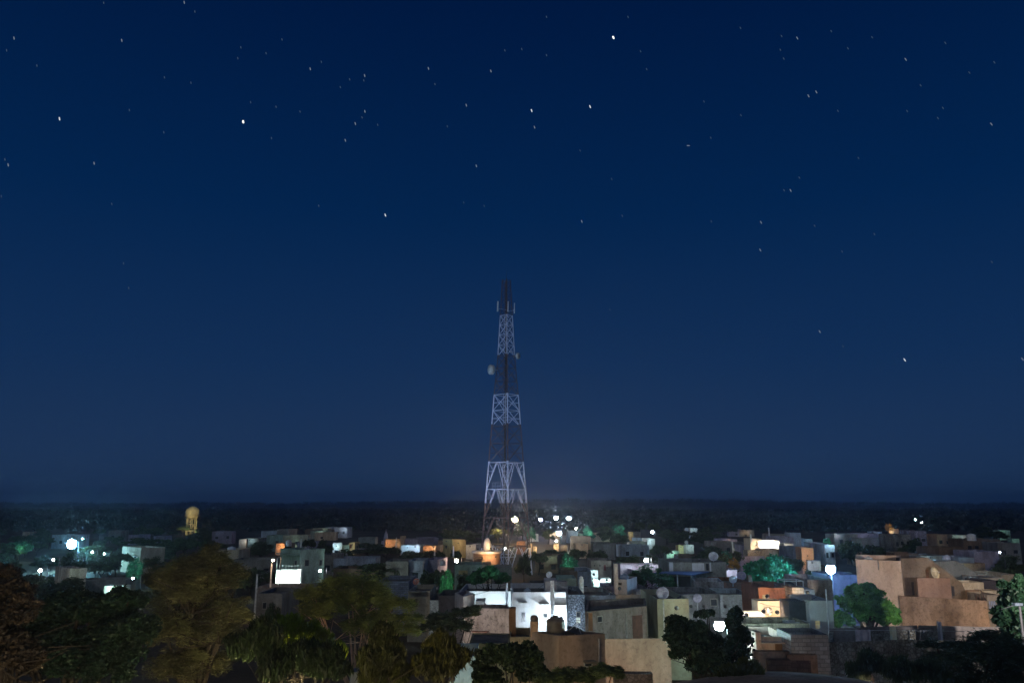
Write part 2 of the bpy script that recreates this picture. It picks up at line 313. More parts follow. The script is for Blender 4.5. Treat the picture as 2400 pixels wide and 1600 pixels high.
def house(fp, z0, z1, col, label, cat='house', name='flat_roof_house', par=.55, kind='plaster', stain=.35, group=None, nwin=0, seed=0, ref=None, parent=None, bump=.25, roofc=(.2, .18, .16)):
    cx, cy = sum(p[0] for p in fp) / len(fp), sum(p[1] for p in fp) / len(fp)
    t = parent or thing(name, (cx, cy, 0), label, cat, group)
    m = plaster(col, stain, .35, bump, kind)
    n = len(fp); a = sum(fp[i][0] * fp[(i + 1) % n][1] - fp[(i + 1) % n][0] * fp[i][1] for i in range(n))
    q = fp if a > 0 else fp[::-1]; inn = inset(q, .22)
    v = [(p[0], p[1], z0) for p in q] + [(p[0], p[1], z1) for p in q] + [(p[0], p[1], z1) for p in inn] + [(p[0], p[1], z1 - par) for p in inn]
    f = []
    for i in range(n):
        j = (i + 1) % n; f += [(i, j, n + j, n + i), (n + i, n + j, 2 * n + j, 2 * n + i), (2 * n + i, 2 * n + j, 3 * n + j, 3 * n + i)]
    MB().add(v, f).build('wall', m, t)
    MB().add([(p[0], p[1], z1 - par + .0) for p in inset(q, .10)], [tuple(range(n))]).build('roof', plaster(roofc, .4, .5), t)
    if ref: REFS.append((*ref, label))
    if nwin:
        rr = random.Random(seed); A, B = Vector((*fp[0], 0)), Vector((*fp[1], 0)); d = (B - A); Ln = d.length; d.normalize(); nn = Vector((d.y, -d.x, 0))
        if nn.y > 0: nn = -nn
        wm = min(1.1, Ln / (nwin * 2.2)); h = z1 - z0
        for i in range(nwin):
            s = Ln * (i + .5) / nwin + rr.uniform(-.15, .15) * Ln / nwin; zz = z1 - par - rr.uniform(1.3, 1.7); hh = rr.choice([.9, 1.1, 1.3])
            if zz - hh < z0: continue
            def sl(s0, s1, za, zb, d0, d1):
                g_ = [A + d * s0 + nn * d0, A + d * s1 + nn * d0, A + d * s1 + nn * d1, A + d * s0 + nn * d1]; return MB().prism([(k.x, k.y) for k in g_], za, zb)
            fr = sl(s - wm / 2 - .08, s + wm / 2 + .08, zz - hh - .08, zz + .08, -.02, .03).build('window', plain(tuple(min(1, c * .8) for c in col)), t)
            pn = sl(s - wm / 2, s + wm / 2, zz - hh, zz, 0., .05).build('pane', DARKGLASS); pn.parent = fr
            if rr.random() < .4: sl(s - wm / 2 - .3, s + wm / 2 + .3, zz + .22, zz + .3, -.02, .6).build('window_shade', m, t)
    return t
def H(px0, px1, py, h, col, label, depth=8, rot=None, nwin=1, lit=None, kind='plaster', stain=.35, par=.5, z0=0., name='flat_roof_house', cat='house', group='far flat-roofed houses', corner=None, hint=None):
    Y = YH(py, h)
    rot = rnd.uniform(-12, 12) if rot is None else rot
    if corner: a = YH(py, h); fp = trifp((px0, py, a + corner[1]), (corner[0], py, a), (px1, py, a + corner[2]))
    else: fp = rectfp(px0, px1, py, Y, depth, rot)
    t = house(fp, z0, h, col, label, cat, name, par, kind, stain, group, nwin, int(px0), ((px0 + px1) / 2, py))
    for l in (lit or []):                                    # (px, py, distance in front, X, colour[, radius])
        p = P(l[0], l[1], Y - l[2]); bulb(t, p, l[3], l[4], l[5] if len(l) > 5 else .12)
    t['Y'] = Y; return t, fp
def put(px, py, Y): return P(px, py, Y)
def tank(px, py, Y, r, h, col, label, name='water_tank', group='rooftop water tanks', base=None):   # py = top of the tank
    p = P(px, py, Y); z = p.z - h; t = thing(name, (p.x, Y, z), label, 'water tank', group)
    MB().lathe((p.x, Y, z), [(r * .96, 0), (r, .08), (r, h * .3), (r * .97, h * .33), (r, h * .36), (r, h * .62), (r * .97, h * .65), (r, h * .68), (r, h * .82), (r * .55, h * .95)], 14).build('barrel', plain(col, .5), t, True)
    MB().lathe((p.x, Y, z + h * .95), [(r * .35, 0), (r * .35, .08), (r * .2, .12)], 10).build('lid', plain(tuple(c * .7 for c in col), .5), t)
    if base: MB().box(p.x - r, Y - r, base, p.x + r, Y + r, z).build('plinth', plaster(GR), t)
    return t
def dish(px, py, Y, r, col, label, aim=(-.3, -1, .5), base=None):
    p = P(px, py, Y); a = Vector(aim).normalized(); t = thing('satellite_dish', (p.x, p.y, p.z - r - .4), label, 'satellite dish', 'satellite dishes on the roofs')
    mb = MB(); q = a.to_track_quat('Z', 'Y'); n = 16; v = []; f = []
    for k in range(5):
        for side in (0, 1):
            pass
    prof = [(.001, -.28), (.4, -.235), (.75, -.12), (1, 0), (.98, -.03), (.74, -.16), (.4, -.275), (.001, -.32)]
    for (rr, zz) in prof:
        for i in range(n): v.append(p + q @ Vector((rr * r * math.cos(2 * math.pi * i / n), rr * r * math.sin(2 * math.pi * i / n), zz * r)))
    for k in range(len(prof) - 1):
        for i in range(n): f.append((k * n + i, k * n + (i + 1) % n, (k + 1) * n + (i + 1) % n, (k + 1) * n + i))
    mb.add(v, f).build('reflector', plain(col, .5), t, True)
    f0 = p + a * r * .75; mb = MB()
    for i in range(3):
        an = 2 * math.pi * i / 3 + .5; mb.bar(p + q @ Vector((math.cos(an) * r * .8, math.sin(an) * r * .8, -.1 * r)), f0, .02, 4)
    mb.bar(f0 - a * .06, f0 + a * .1, .06, 6).build('feed_arm', STEEL, t)
    MB().bar(p - a * r * .3, (p.x, p.y + .15, p.z - r - .4 if base is None else base), .05, 5).build('mount', STEEL, t); return t
# ---------------------------------------------------------------- trees
NG = np.random.default_rng(11)
def crown_arrays(lobes, n, leaf, kind='broad', clumps=26, fluff=.3):
    vol = np.array([l[1] * l[3] for l in lobes], float); cnt = np.maximum(1, (vol / vol.sum() * n)).astype(int)
    Cs = []
    for (c, rx, ry, rz), k in zip(lobes, cnt):
        nc = clumps; u = NG.normal(size=(nc, 3)); u /= np.linalg.norm(u, axis=1)[:, None]; u[:, 2] = np.where(u[:, 2] < -.35, -u[:, 2] * .6, u[:, 2])
        rad = NG.uniform(.45, .92, nc)[:, None]; cc = u * rad * np.array([rx, ry, rz])
        cr = NG.uniform(.16, .42, nc) * (rx + rz) / 2
        ci = NG.integers(0, nc, k); g = NG.normal(size=(k, 3)); g /= np.linalg.norm(g, axis=1)[:, None]
        g *= (NG.uniform(0, 1, k) ** .45 * (1 + NG.exponential(fluff * .35, k)))[:, None]
        pts = cc[ci] + g * cr[ci][:, None] * np.array([1, 1, .75]); Cs.append(pts + np.array(c))
    C = np.concatenate(Cs); k = len(C)
    a = NG.normal(size=(k, 3)); a /= np.linalg.norm(a, axis=1)[:, None]; b = NG.normal(size=(k, 3)); b -= (a * b).sum(1)[:, None] * a; b /= np.linalg.norm(b, axis=1)[:, None]
    sz = leaf * NG.uniform(.55, 1.35, k)[:, None]
    if kind == 'broad': A, B = a * sz, b * sz * .6
    elif kind == 'droop':
        a = np.stack([NG.normal(0, .45, k), NG.normal(0, .45, k), -np.ones(k)], 1); a /= np.linalg.norm(a, axis=1)[:, None]
        b = np.cross(a, NG.normal(size=(k, 3))); b /= np.linalg.norm(b, axis=1)[:, None]; A, B = a * sz * 1.7, b * sz * .33
    else:                                                    # feathery: thin upright or sideways wisps
        a = a * np.array([1, 1, .45]); A, B = a * sz * 1.8, b * sz * .22
    V = np.stack([C - A, C - B, C + A, C + B], 1).reshape(-1, 3); F = np.arange(4 * k).reshape(-1, 4)
    return V, F
def limbs(mb, base, tips, r0, fork=.45, rng=random):
    base = Vector(base); top = Vector((0, 0, 0))
    for t in tips: top += Vector(t)
    top /= len(tips); f = base.lerp(top, fork) + Vector((rng.uniform(-.2, .2), rng.uniform(-.2, .2), 0))
    mid = base.lerp(f, .5) + Vector((rng.uniform(-.15, .15), 0, 0))
    mb.bar(base, mid, r0, 7, r0 * .8); mb.bar(mid, f, r0 * .8, 7, r0 * .6)
    for t in tips:
        t = Vector(t); a = f.lerp(t, .5) + Vector((rng.uniform(-.4, .4), rng.uniform(-.4, .4), rng.uniform(0, .4)))
        mb.bar(f, a, r0 * .42, 5, r0 * .25); mb.bar(a, t, r0 * .25, 4, r0 * .07)
        for _ in range(2):
            q = a + Vector((rng.uniform(-1, 1), rng.uniform(-1, 1), rng.uniform(.3, 1))) * (t - a).length * .7; mb.bar(a.lerp(t, .3), q, r0 * .13, 4, r0 * .04)
TN = []
def tree(name, Y, px_lobes, n, leaf, col, label, kind='broad', trunk_px=None, r0=.25, dz=1.0, var=.5, clumps=26, group=None, fork=.45, fluff=.3, bark=BARK, zbase=0., cat='tree'):
    lobes = []
    for (cx, cy, rx, ry, *dy) in px_lobes:                   # lobes given where the photo shows them, turned into metres at the tree's distance
        yy = Y + (dy[0] if dy else 0); c = P(cx, cy, yy); mpp = (P(cx + 1, cy, yy) - c).length; lobes.append((c, rx * mpp, max(rx, ry) * mpp * dz, ry * mpp))
    bx = P(trunk_px[0], trunk_px[1], Y).x if trunk_px else sum(l[0].x for l in lobes) / len(lobes)
    t = thing(name, (bx, Y, zbase), label, cat, group)
    mb = MB(); tips = [tuple(Vector(l[0]) + Vector((random.uniform(-.4, .4) * l[1], 0, .2 * l[3]))) for l in lobes for _ in range(max(2, 5 // len(lobes)))]
    limbs(mb, (bx, Y, zbase), tips, r0, fork, random.Random(int(Y * 7 + bx))); mb.build('trunk', bark, t)
    V, F = crown_arrays(lobes, n, leaf, kind, clumps, fluff); V = V - np.array([bx, Y, zbase]); quadmesh('crown', V, F, foliage(col, var), t)
    return t
# shared crowns for the trees between the houses
PROTO = []
def proto(seed, shape, kind, leaf, n):
    lob = {'round': [((0, 0, 4.2), 2.9, 2.9, 2.3), ((1.6, .3, 3.4), 1.9, 1.9, 1.6), ((-1.7, -.2, 3.2), 1.8, 1.8, 1.5)],
           'wide': [((0, 0, 4.4), 3.6, 3.0, 1.5), ((2.6, .4, 3.9), 2.0, 2, 1.2), ((-2.5, 0, 4.1), 2.1, 2, 1.3)],
           'tall': [((0, 0, 5.6), 1.9, 1.9, 2.4), ((.7, .2, 3.6), 2.0, 2, 1.8), ((-.9, 0, 4.4), 1.5, 1.5, 1.5)],
           'low': [((0, 0, 2.2), 2.6, 2.4, 1.7), ((1.9, 0, 1.6), 1.5, 1.5, 1.2), ((-1.6, 0, 1.5), 1.6, 1.5, 1.2)]}[shape]
    V, F = crown_arrays(lob, n, leaf, kind, 22, .3); mb = MB(); limbs(mb, (0, 0, 0), [l[0] for l in lob] + [tuple(np.array(l[0]) + np.array([.5, .6, .6])) for l in lob], .22, .5, random.Random(seed))
    c = bpy.data.meshes.new('crown'); o = quadmesh('crown', V, F, foliage((.06, .09, .045), .5)); tr = mb.build('trunk', BARK)
    me, tm = o.data, tr.data; bpy.data.objects.remove(o); bpy.data.objects.remove(tr); return me, tm
for i, (sh, kd, lf) in enumerate([('round', 'broad', .24), ('wide', 'feather', .3), ('tall', 'broad', .22), ('low', 'broad', .22), ('round', 'feather', .32), ('wide', 'broad', .24)]):
    PROTO.append((sh, *proto(i, sh, kd, lf, 3800)))
HT = {'round': 6.6, 'wide': 6.1, 'tall': 8.1, 'low': 3.9}; WD = {'round': 3.6, 'wide': 4.8, 'tall': 2.6, 'low': 3.6}
MIDT = []
def midtree(px, py, wpx, Y=None, h=6., pi=None, look='dark bushy', green=None):    # py = top of the crown, wpx = crown width
    Y = Y or YH(py, h); pi = rnd.randrange(len(PROTO)) if pi is None else pi
    sh, cm, tm = PROTO[pi]; p = P(px, py, Y); mpp = (P(px + 1, py, Y) - p).length; s = wpx * mpp / 2 / WD[sh]; sz = p.z / HT[sh]
    e = bpy.data.objects.new({'round': 'broadleaf_tree', 'wide': 'acacia_tree', 'tall': 'tall_tree', 'low': 'bushy_tree'}[sh], None); COL.objects.link(e)
    e.location = (p.x, Y, 0); e.scale = (s, s, sz); e.rotation_euler = (0, 0, rnd.uniform(0, 6.28)); e.empty_display_size = .5
    for nm, me in (('trunk', tm), ('crown', cm)):
        c = bpy.data.objects.new(nm, me); COL.objects.link(c); c.parent = e
        if nm == 'crown' and green:
            c.material_slots[0].link = 'OBJECT'; c.material_slots[0].material = foliage(green, .45)
    MIDT.append((e, px, py, look)); return e
# ---------------------------------------------------------------- lattice mast
TY, TX = 192., P(1186, 1180, 192.).x
mast = thing('telecom_mast', (TX, TY, 0), 'tall red and white lattice telecom mast rising over the town', 'mast'); REFS.append((1186, 900, 'tall lattice mast'))
RR = [(0, 6.1), (16.2, 4.9), (25.7, 4.15), (41.8, 2.95), (51.6, 2.05), (61.8, 1.5), (71.0, 1.0)]
def rad(z): return float(np.interp(z, [a for a, _ in RR], [b for _, b in RR]))
def cor(k, z):
    a = R(-84 + 90 * k); r = rad(z); return Vector((TX + r * math.cos(a), TY + r * math.sin(a), z))
mm, t_, b_ = newmat('banded_paint'); N_, L_ = t_.nodes, t_.links
g_ = N_.new('ShaderNodeNewGeometry'); s_ = N_.new('ShaderNodeSeparateXYZ'); L_.new(g_.outputs['Position'], s_.inputs[0])
dv = N_.new('ShaderNodeMath'); dv.operation = 'DIVIDE'; dv.inputs[1].default_value = 71.; L_.new(s_.outputs[2], dv.inputs[0])
cr_ = N_.new('ShaderNodeValToRGB'); cr_.color_ramp.interpolation = 'CONSTANT'; L_.new(dv.outputs[0], cr_.inputs[0]); e_ = cr_.color_ramp.elements
RED_, WHT_ = (.12, .08, .08, 1), (.72, .78, .95, 1)
lv = [(0, WHT_), (6.0, RED_), (16.2, WHT_), (25.9, RED_), (34.9, WHT_), (41.9, RED_), (51.6, WHT_), (61.8, RED_)]
while len(e_) < len(lv): e_.new(.5)
for q, (z, c) in zip(e_, lv): q.position = z / 71.; q.color = c
L_.new(cr_.outputs[0], b_.inputs['Base Color']); b_.inputs['Roughness'].default_value = .5
for k in range(4):
    mb = MB()
    for z0, z1 in zip([a for a, _ in RR][:-1], [a for a, _ in RR][1:]): mb.bar(cor(k, z0), cor(k, z1), .19 if z0 < 30 else .15)
    mb.build('leg', mm, mast)
LV = [0, 6.5, 13, 19.5, 25.8]
low, up = MB(), MB()
for z0, z1 in zip(LV[:-1], LV[1:]):
    for k in range(4):
        a0, b0, a1, b1 = cor(k, z0), cor((k + 1) % 4, z0), cor(k, z1), cor((k + 1) % 4, z1); mid = (a1 + b1) / 2
        low.bar(a1, b1, .11); low.bar(mid.lerp(a1, .12), a0, .13); low.bar(mid.lerp(b1, .12), b0, .13)
        for c1, c0 in ((a1, a0), (b1, b0)):
            m_ = mid.lerp(c0, .5); low.bar(c1.lerp(c0, .33), mid.lerp(c0, .33), .06); low.bar(c1.lerp(c0, .66), mid.lerp(c0, .66), .06); low.bar(c1, mid.lerp(c0, .33), .06); low.bar(c1.lerp(c0, .33), mid.lerp(c0, .66), .06)
low.build('lower_bracing', mm, mast)
LU = [25.8, 30.3, 34.4, 38.2, 42, 45.4, 48.6, 51.6, 54.3, 56.9, 59.4, 61.8, 64.0, 66.2, 68.4, 70.6]
for z0, z1 in zip(LU[:-1], LU[1:]):
    for k in range(4):
        a0, b0, a1, b1 = cor(k, z0), cor((k + 1) % 4, z0), cor(k, z1), cor((k + 1) % 4, z1)
        bw = .085 if z0 < 61 else .045
        up.bar(a0, b1, bw); up.bar(b0, a1, bw); up.bar(a1, b1, bw)
        if rad(z0) > 2.6:
            x_ = (a0 + b1) / 2; up.bar(a0.lerp(a1, .5), x_, .05); up.bar(b0.lerp(b1, .5), x_, .05)
up.build('upper_bracing', mm, mast)
mb = MB()
for s_x in (-.28, .28): mb.bar((TX - .8 + s_x, TY - .4, 0), (TX - .1 + s_x, TY - .2, 70), .06)
for i in range(118): z = .5 + i * .59; x = TX - .8 + .7 * z / 70; mb.bar((x - .28, TY - .4, z), (x + .28, TY - .4, z), .03)
mb.build('ladder', mm, mast)
mb = MB()
for dx in (-.25, -.08, .1, .25): mb.bar((TX - .5 + dx, TY + .2, 0), (TX + .05 + dx * .5, TY + .1, 69), .07)
mb.build('cable_run', plain((.05, .045, .03), .8), mast)
MB().bar((TX, TY, 69), (TX, TY, 73.5), .06, 5, .02).build('spike', plain((.1, .05, .03)), mast)
zt = P(1165, 1141, TY).z; xa, xb = P(1155, 1141, TY).x, P(1173, 1141, TY).x; mb = MB()
for x in np.linspace(xa, xb, 4): mb.bar((x, TY - 1.2, zt - .8), (x, TY - 1.2, zt + 1), .04)
for z in (zt + .2, zt + 1): mb.bar((xa, TY - 1.2, z), (xb, TY - 1.2, z), .04); mb.bar((xa, TY - 1.2, z), (xa, TY + .8, z), .04)
mb.box(xa, TY - 1.2, zt - .95, xb, TY + .8, zt - .82); mb.build('platform', mm, mast)
for (x, y0, y1, ww) in ((1167, 706, 730, .2), (1191, 706, 730, .14), (1206, 710, 734, .1)):
    a, b = P(x, y0, TY - 1.8), P(x - .6, y1, TY - 1.8); MB().bar(a, b, ww, 6).bar(b.lerp(a, .3), Vector((TX, TY - .3, b.z + .8)), .03).build('panel_antenna', plain((.9, .88, .95), .4), mast)
for (x, y, r_, dx) in ((1152, 866, 1.2, -1), (1214, 834, .75, 1)):
    p = P(x, y, TY - 1); n = 16; q = Vector((dx * .85, -.5, 0)).to_track_quat('Z', 'Y'); v = []; f = []; pr = [(.01, .5), (.95, .42), (1, .3), (1, -.3), (.8, -.45), (.3, -.75), (.01, -.8)]
    for (rr, zz) in pr:
        for i in range(n): v.append(p + q @ Vector((rr * r_ * math.cos(2 * math.pi * i / n), rr * r_ * math.sin(2 * math.pi * i / n), zz * r_)))
    for k in range(len(pr) - 1):
        for i in range(n): f.append((k * n + i, k * n + (i + 1) % n, (k + 1) * n + (i + 1) % n, (k + 1) * n + i))
    MB().add(v, f).bar(p - Vector((dx * r_ * .6, 0, 0)), (TX + dx * rad(p.z) * .8, TY, p.z), .06).build('drum_antenna', plain((.62, .68, .66), .5), mast, True)
# ---------------------------------------------------------------- water tower
WY = 440.; wp = P(452, 1187, WY); wz = wp.z; mp_ = (P(453, 1187, WY) - wp).length; wr = 15 * mp_
wt = thing('water_tower', (wp.x, WY, 0), 'yellow-cream concrete water tower with round domed tank on columns', 'water tower'); REFS.append((452, 1215, 'water tower'))
cm_ = plaster((.52, .46, .28), .3)
MB().lathe((wp.x, WY, wz), [(.3, .35), (wr * .25, .2), (wr * .5, -.1), (wr * .8, -.9), (wr * .97, -1.7), (wr, -2.0), (wr, -4.6), (wr * .8, -5.6), (wr * .72, -5.9)][::-1], 24).build('tank', cm_, wt, True)
MB().lathe((wp.x, WY, wz), [(wr * 1.0, -4.9), (wr * 1.16, -4.9), (wr * 1.16, -4.6), (wr * 1.0, -4.6)], 24).build('walkway', cm_, wt)
for k in range(8):
    a = k * math.pi / 4 + .2; x, y = wp.x + wr * .72 * math.cos(a), WY + wr * .72 * math.sin(a); MB().bar((x + (x - wp.x) * .08, y, 0), (x, y, wz - 5.7), .22, 6).build('column', cm_, wt)
mb = MB()
for z in (2.2, 5.6):
    for k in range(8):
        a, b = k * math.pi / 4 + .2, (k + 1) * math.pi / 4 + .2; mb.bar((wp.x + wr * .74 * math.cos(a), WY + wr * .74 * math.sin(a), z), (wp.x + wr * .74 * math.cos(b), WY + wr * .74 * math.sin(b), z), .2)
mb.build('ring_beam', cm_, wt)
mb = MB()
for i in range(40): a = i * .35; mb.bar((wp.x + wr * .3 * math.cos(a), WY + wr * .3 * math.sin(a), .3 + i * .24), (wp.x + wr * .3 * math.cos(a + .35), WY + wr * .3 * math.sin(a + .35), .54 + i * .24), .16)
mb.build('spiral_stair', cm_, wt)
# ---------------------------------------------------------------- far scrub (nobody could count it)
def scrub(name, n, yr, zf, hr, wr_, seed, per, col, skip=None, label=''):
    g = np.random.default_rng(seed); Y = yr[0] * (yr[1] / yr[0]) ** g.uniform(0, 1, n); X = Y * g.uniform(-.68, .68, n)
    z = np.array([zf(a, b) for a, b in zip(X, Y)]); h = g.uniform(*hr, n) * (1 + .25 * (Y > 900)); w_ = h * g.uniform(*wr_, n)
    idx = np.repeat(np.arange(n), per); k = len(idx); u = g.normal(size=(k, 3)); u /= np.linalg.norm(u, axis=1)[:, None]; u *= (g.uniform(.3, 1, k) ** .5)[:, None]
    C = np.stack([X[idx] + u[:, 0] * w_[idx], Y[idx] + u[:, 1] * w_[idx], z[idx] + h[idx] * (.55 + .45 * u[:, 2])], 1)
    a = g.normal(size=(k, 3)); a /= np.linalg.norm(a, axis=1)[:, None]; b = np.cross(a, g.normal(size=(k, 3))); b /= np.linalg.norm(b, axis=1)[:, None]
    s = (h[idx] * .2 * g.uniform(.6, 1.4, k))[:, None]; V = np.stack([C - a * s, C - b * s * .8, C + a * s, C + b * s * .8], 1).reshape(-1, 3)
    o = quadmesh(name, V, np.arange(4 * k).reshape(-1, 4), foliage(col, .6, .02)); tag(o, label, None, None, 'stuff'); return o
scrub('scrub_woodland', 5200, (480, 2400), lambda x, y: hillz(x, y) if y > 2300 else 0, (3.5, 7.5), (.55, 1.0), 5, 46, (.04, .06, .058), None, 'dark scrub woodland covering the plain beyond the town')
scrub('hill_scrub', 2600, (2400, 4600), lambda x, y: hillz(x, y), (3, 12), (.7, 1.7), 6, 22, (.04, .055, .055), None, 'dark scrub along the far ridge')
# ---------------------------------------------------------------- far and middle rows of houses (px0, px1, top py, height, colour, label ...)
H(121, 182, 1253, 5, BL, 'pale blue-washed house right behind the bright lamp at far left', hint=1)
H(52, 72, 1246, 3.5, PE, 'small ruined pink hut far left of the bright lamp', nwin=0)
H(255, 284, 1243, 5, GR, 'dim grey box house beyond the lamp, left of the water tower')
H(300, 326, 1253, 4, LI, 'low pinkish house in the dark left of the water tower')
H(360, 384, 1256, 4, LI, 'low pale house just left of the water tower columns')
H(287, 387, 1283, 6, CR, 'two-tone house with a pale left face and a dim right face', nwin=2, corner=(331, 7, 3), stain=.25)
H(130, 204, 1332, 5.6, CR, 'box house with white left wall and greenish right wall', nwin=0, corner=(164, 5, 1), stain=.5)
H(186, 292, 1358, 3.0, GR, 'long low grey shed beside the box house', nwin=0, rot=4, depth=5)
H(245, 293, 1372, 3.4, WH, 'glaring white courtyard wall above the dark green tree', nwin=0, rot=0, depth=2, lit=[(262, 1384, 2.0, 22, GRN), (282, 1384, 2.0, 18, GRN)])
H(505, 560, 1288, 6, CR, 'dim cream house with a white tank behind the olive tree', nwin=1)
H(545, 642, 1311, 4.2, GR, 'long low house with a pale roof edge left of the green-lit house', nwin=2, rot=2)
H(580, 607, 1261, 4, GR, 'tiny dark house with a blue lamp beyond the trees', nwin=0, lit=[(584, 1265, 1.5, 4, CYAN)])
H(560, 578, 1263, 3.5, GR, 'tiny dark house with two white lamps beyond the trees', nwin=0, lit=[(570, 1266, 1.5, 3, LED), (574, 1266, 1.5, 3, WARM)])
H(611, 650, 1244, 6, BL, 'dim blue-grey house, topmost row right of the water tower')
H(648, 676, 1240, 7, GR, 'dim tall grey block on the topmost row')
H(625, 664, 1254, 5.5, TE, 'dim greenish house with a pale door panel on the far row', nwin=1)
H(664, 721, 1254, 5.5, CR, 'wide tan house with small windows on the far row', nwin=3, lit=[(696, 1276, 3, 2.5, GRN)])
H(646, 668, 1273, 3.6, PE, 'low orange-lit house front behind a dark round bush', nwin=0, lit=[(657, 1279, 1.8, 9, SOD)])
H(780, 802, 1273, 3.6, WH, 'small white-lit house between two dark trees', nwin=1, lit=[(788, 1279, 2, 8, CYAN)], rot=12)
H(802, 819, 1277, 3, TE, 'tiny dim green hut beside the small white-lit house', nwin=0)
hh, f_ = H(818, 832, 1271, 3.8, YE, 'tiny yellow hut with a dark doorway', nwin=0, lit=[(825, 1276, 4, 5, WARM)], rot=0)
feature(hh, f_, 0, (820, 1275, 824, 1284), 'door')
H(752, 784, 1300, 5.6, GR, 'grey lean-to right of the green-lit house', nwin=1, rot=-3)
H(782, 880, 1308, 4.9, BL, 'long dim blue-grey wall house behind the thorn tree', nwin=3, rot=2)
H(840, 880, 1259, 4.2, GR, 'dim low roofs left of the shrine spire', nwin=1)
H(904, 941, 1264, 4.5, PE, 'orange-lit low house beside the shrine spire', nwin=0, lit=[(908, 1272, 2, 5, SOD), (932, 1271, 1.5, 5, WARM)])
H(938, 978, 1263, 5.0, LI, 'lilac house above the row of white-lit roofs', nwin=2)
H(940, 985, 1277, 3.8, BL, 'low blue-white lit roof under the lilac house', nwin=0, lit=[(955, 1283, 2, 10, CYAN), (972, 1281, 2, 8, LED)], rot=-4)
H(938, 948, 1256, 6, PE, 'small peach turret between the shrine and the lilac house', nwin=0, depth=3)
H(980, 1028, 1260, 5, LI, 'dim lilac roofs right of the lilac house', nwin=1)
H(991, 1022, 1279, 3.8, PE, 'low orange-lit courtyard house right of the lilac house', nwin=0, lit=[(998, 1284, 1.6, 5, SOD), (1016, 1282, 1.6, 5, WARM)])
H(1028, 1040, 1268, 4, PE, 'dim brick-pink house touching the yellow house', nwin=0)
H(1038, 1092, 1264, 5.4, YE, 'yellow-lit house with a pale blue left face', nwin=1, corner=(1060, 5, 1), lit=[(1074, 1272, 3, 9, WARM), (1046, 1268, 3, 3, CYAN)])
H(1092, 1116, 1276, 4.2, WH, 'pale cream house right of the yellow-lit house', nwin=0, lit=[(1102, 1280, 3, 5, WARM)])
H(904, 957, 1315, 5.8, GR, 'dim grey house with one dark square window', nwin=0, rot=0)
H(957, 992, 1313, 5.9, BL, 'dim bluish annex right of the house with the square window', nwin=1, rot=-2)
H(992, 1026, 1311, 5.6, LI, 'small dim lilac house behind the green tree', nwin=0)
hh, f_ = H(1066, 1132, 1323, 5.3, TE, 'grey-green house with an open dark porch left of the mast', nwin=0, rot=0)
feature(hh, f_, 0, (1107, 1337, 1122, 1351), 'door', DARKGLASS); feature(hh, f_, 0, (1075, 1336, 1096, 1346), 'panel', plaster(YE))
H(1130, 1152, 1322, 5.4, CR, 'cream house behind the foot of the mast', nwin=0, rot=3)
H(1152, 1200, 1330, 5, GR, 'low dim house behind the mast legs', nwin=2, rot=0)
# round terrace with domes behind the mast
ty = YH(1291, 6.2); tp = P(1140, 1291, ty)
rt = thing('round_terrace_house', (tp.x, ty + 3, 0), 'peach round-walled house with a glaring white terrace left of the mast', 'house'); mpp = (P(1141, 1291, ty) - tp).length
MB().lathe((tp.x, ty + 3, 0), [(32 * mpp, 0), (32 * mpp, 5.6)], 24).build('wall', plaster(PE, .3), rt)
MB().lathe((tp.x, ty + 3, 5.6), [(34 * mpp, 0), (35 * mpp, .12), (35 * mpp, .5), (33.5 * mpp, .52), (33 * mpp, .2)], 24).build('parapet', plaster(WH, .1), rt)
MB().box(P(1113, 1291, ty).x, ty - 3.5, 0, P(1131, 1291, ty).x, ty + 1, 5).build('side_room', plaster(BK), rt)
REFS.append((1140, 1300, 'round terrace house'))
for (x, y, X, c) in ((1120, 1286, 5, WARM), (1158, 1285, 4, WARM), (1162, 1304, 20, SOD), (1130, 1308, 12, SOD)): bulb(rt, P(x, y, ty - 3.2), X, c, .12)
MB().lathe((P(1142, 1290, ty + 2).x, ty + 2, 6.0), [(9 * mpp, 0), (9 * mpp, 1.2), (8.3 * mpp, 1.9), (6 * mpp, 2.5), (2.5 * mpp, 2.85), (.05, 2.95)], 16).build('dome', plaster(WH, .1), rt, True)
for i, (x, y, r_, l) in enumerate(((1149, 1276, 3.6, 'upper white round tank on the round terrace'), (1156, 1280, 3.3, 'lower white round tank on the round terrace'))):
    tank(x, y - 3, ty + 5, r_ * mpp, 1.0, (.8, .78, .75), l, group='white tanks on the round terrace', base=5.6)
bulb(rt, P(1150, 1284, ty - 1.5), 8, WARM, .12)
H(1211, 1231, 1269, 4, PE, 'tiny orange-lit roof right of the mast', nwin=0, lit=[(1216, 1272, 2, 8, SOD)])
H(1239, 1247, 1274, 4, CR, 'tiny glowing cream wall right of the mast legs', nwin=0, lit=[(1243, 1279, 1.5, 10, WARM)], rot=0, depth=3)
H(1250, 1258, 1281, 3, CR, 'tiny low lit wall beside the glowing cream wall', nwin=0, lit=[(1254, 1284, 1.2, 4, WARM)], rot=0, depth=3)
H(1298, 1309, 1274, 4, CR, 'small cream-lit square house front below the star-like lamp', nwin=0, lit=[(1303, 1279, 1.8, 12, WARM)], rot=0, depth=4)
H(1309, 1330, 1277, 3.2, GR, 'dim low wall right of the small cream-lit front', nwin=0, lit=[(1325, 1281, 1.2, 3, WARM)])
H(1350, 1378, 1274, 4.3, CR, 'pale olive wall without windows among the dark trees', nwin=0, rot=3, stain=.2, lit=[(1364, 1276, 4, 3.5, WARM)])
H(1288, 1312, 1248, 4.6, WH, 'white-lit wall left of the star-like lamp', nwin=0, lit=[(1296, 1254, 2, 10, WARM)])
H(1331, 1354, 1244, 5, BL, 'pale blue gabled house right of the star-like lamp', nwin=0, lit=[(1348, 1248, 3, 5, CYAN)])
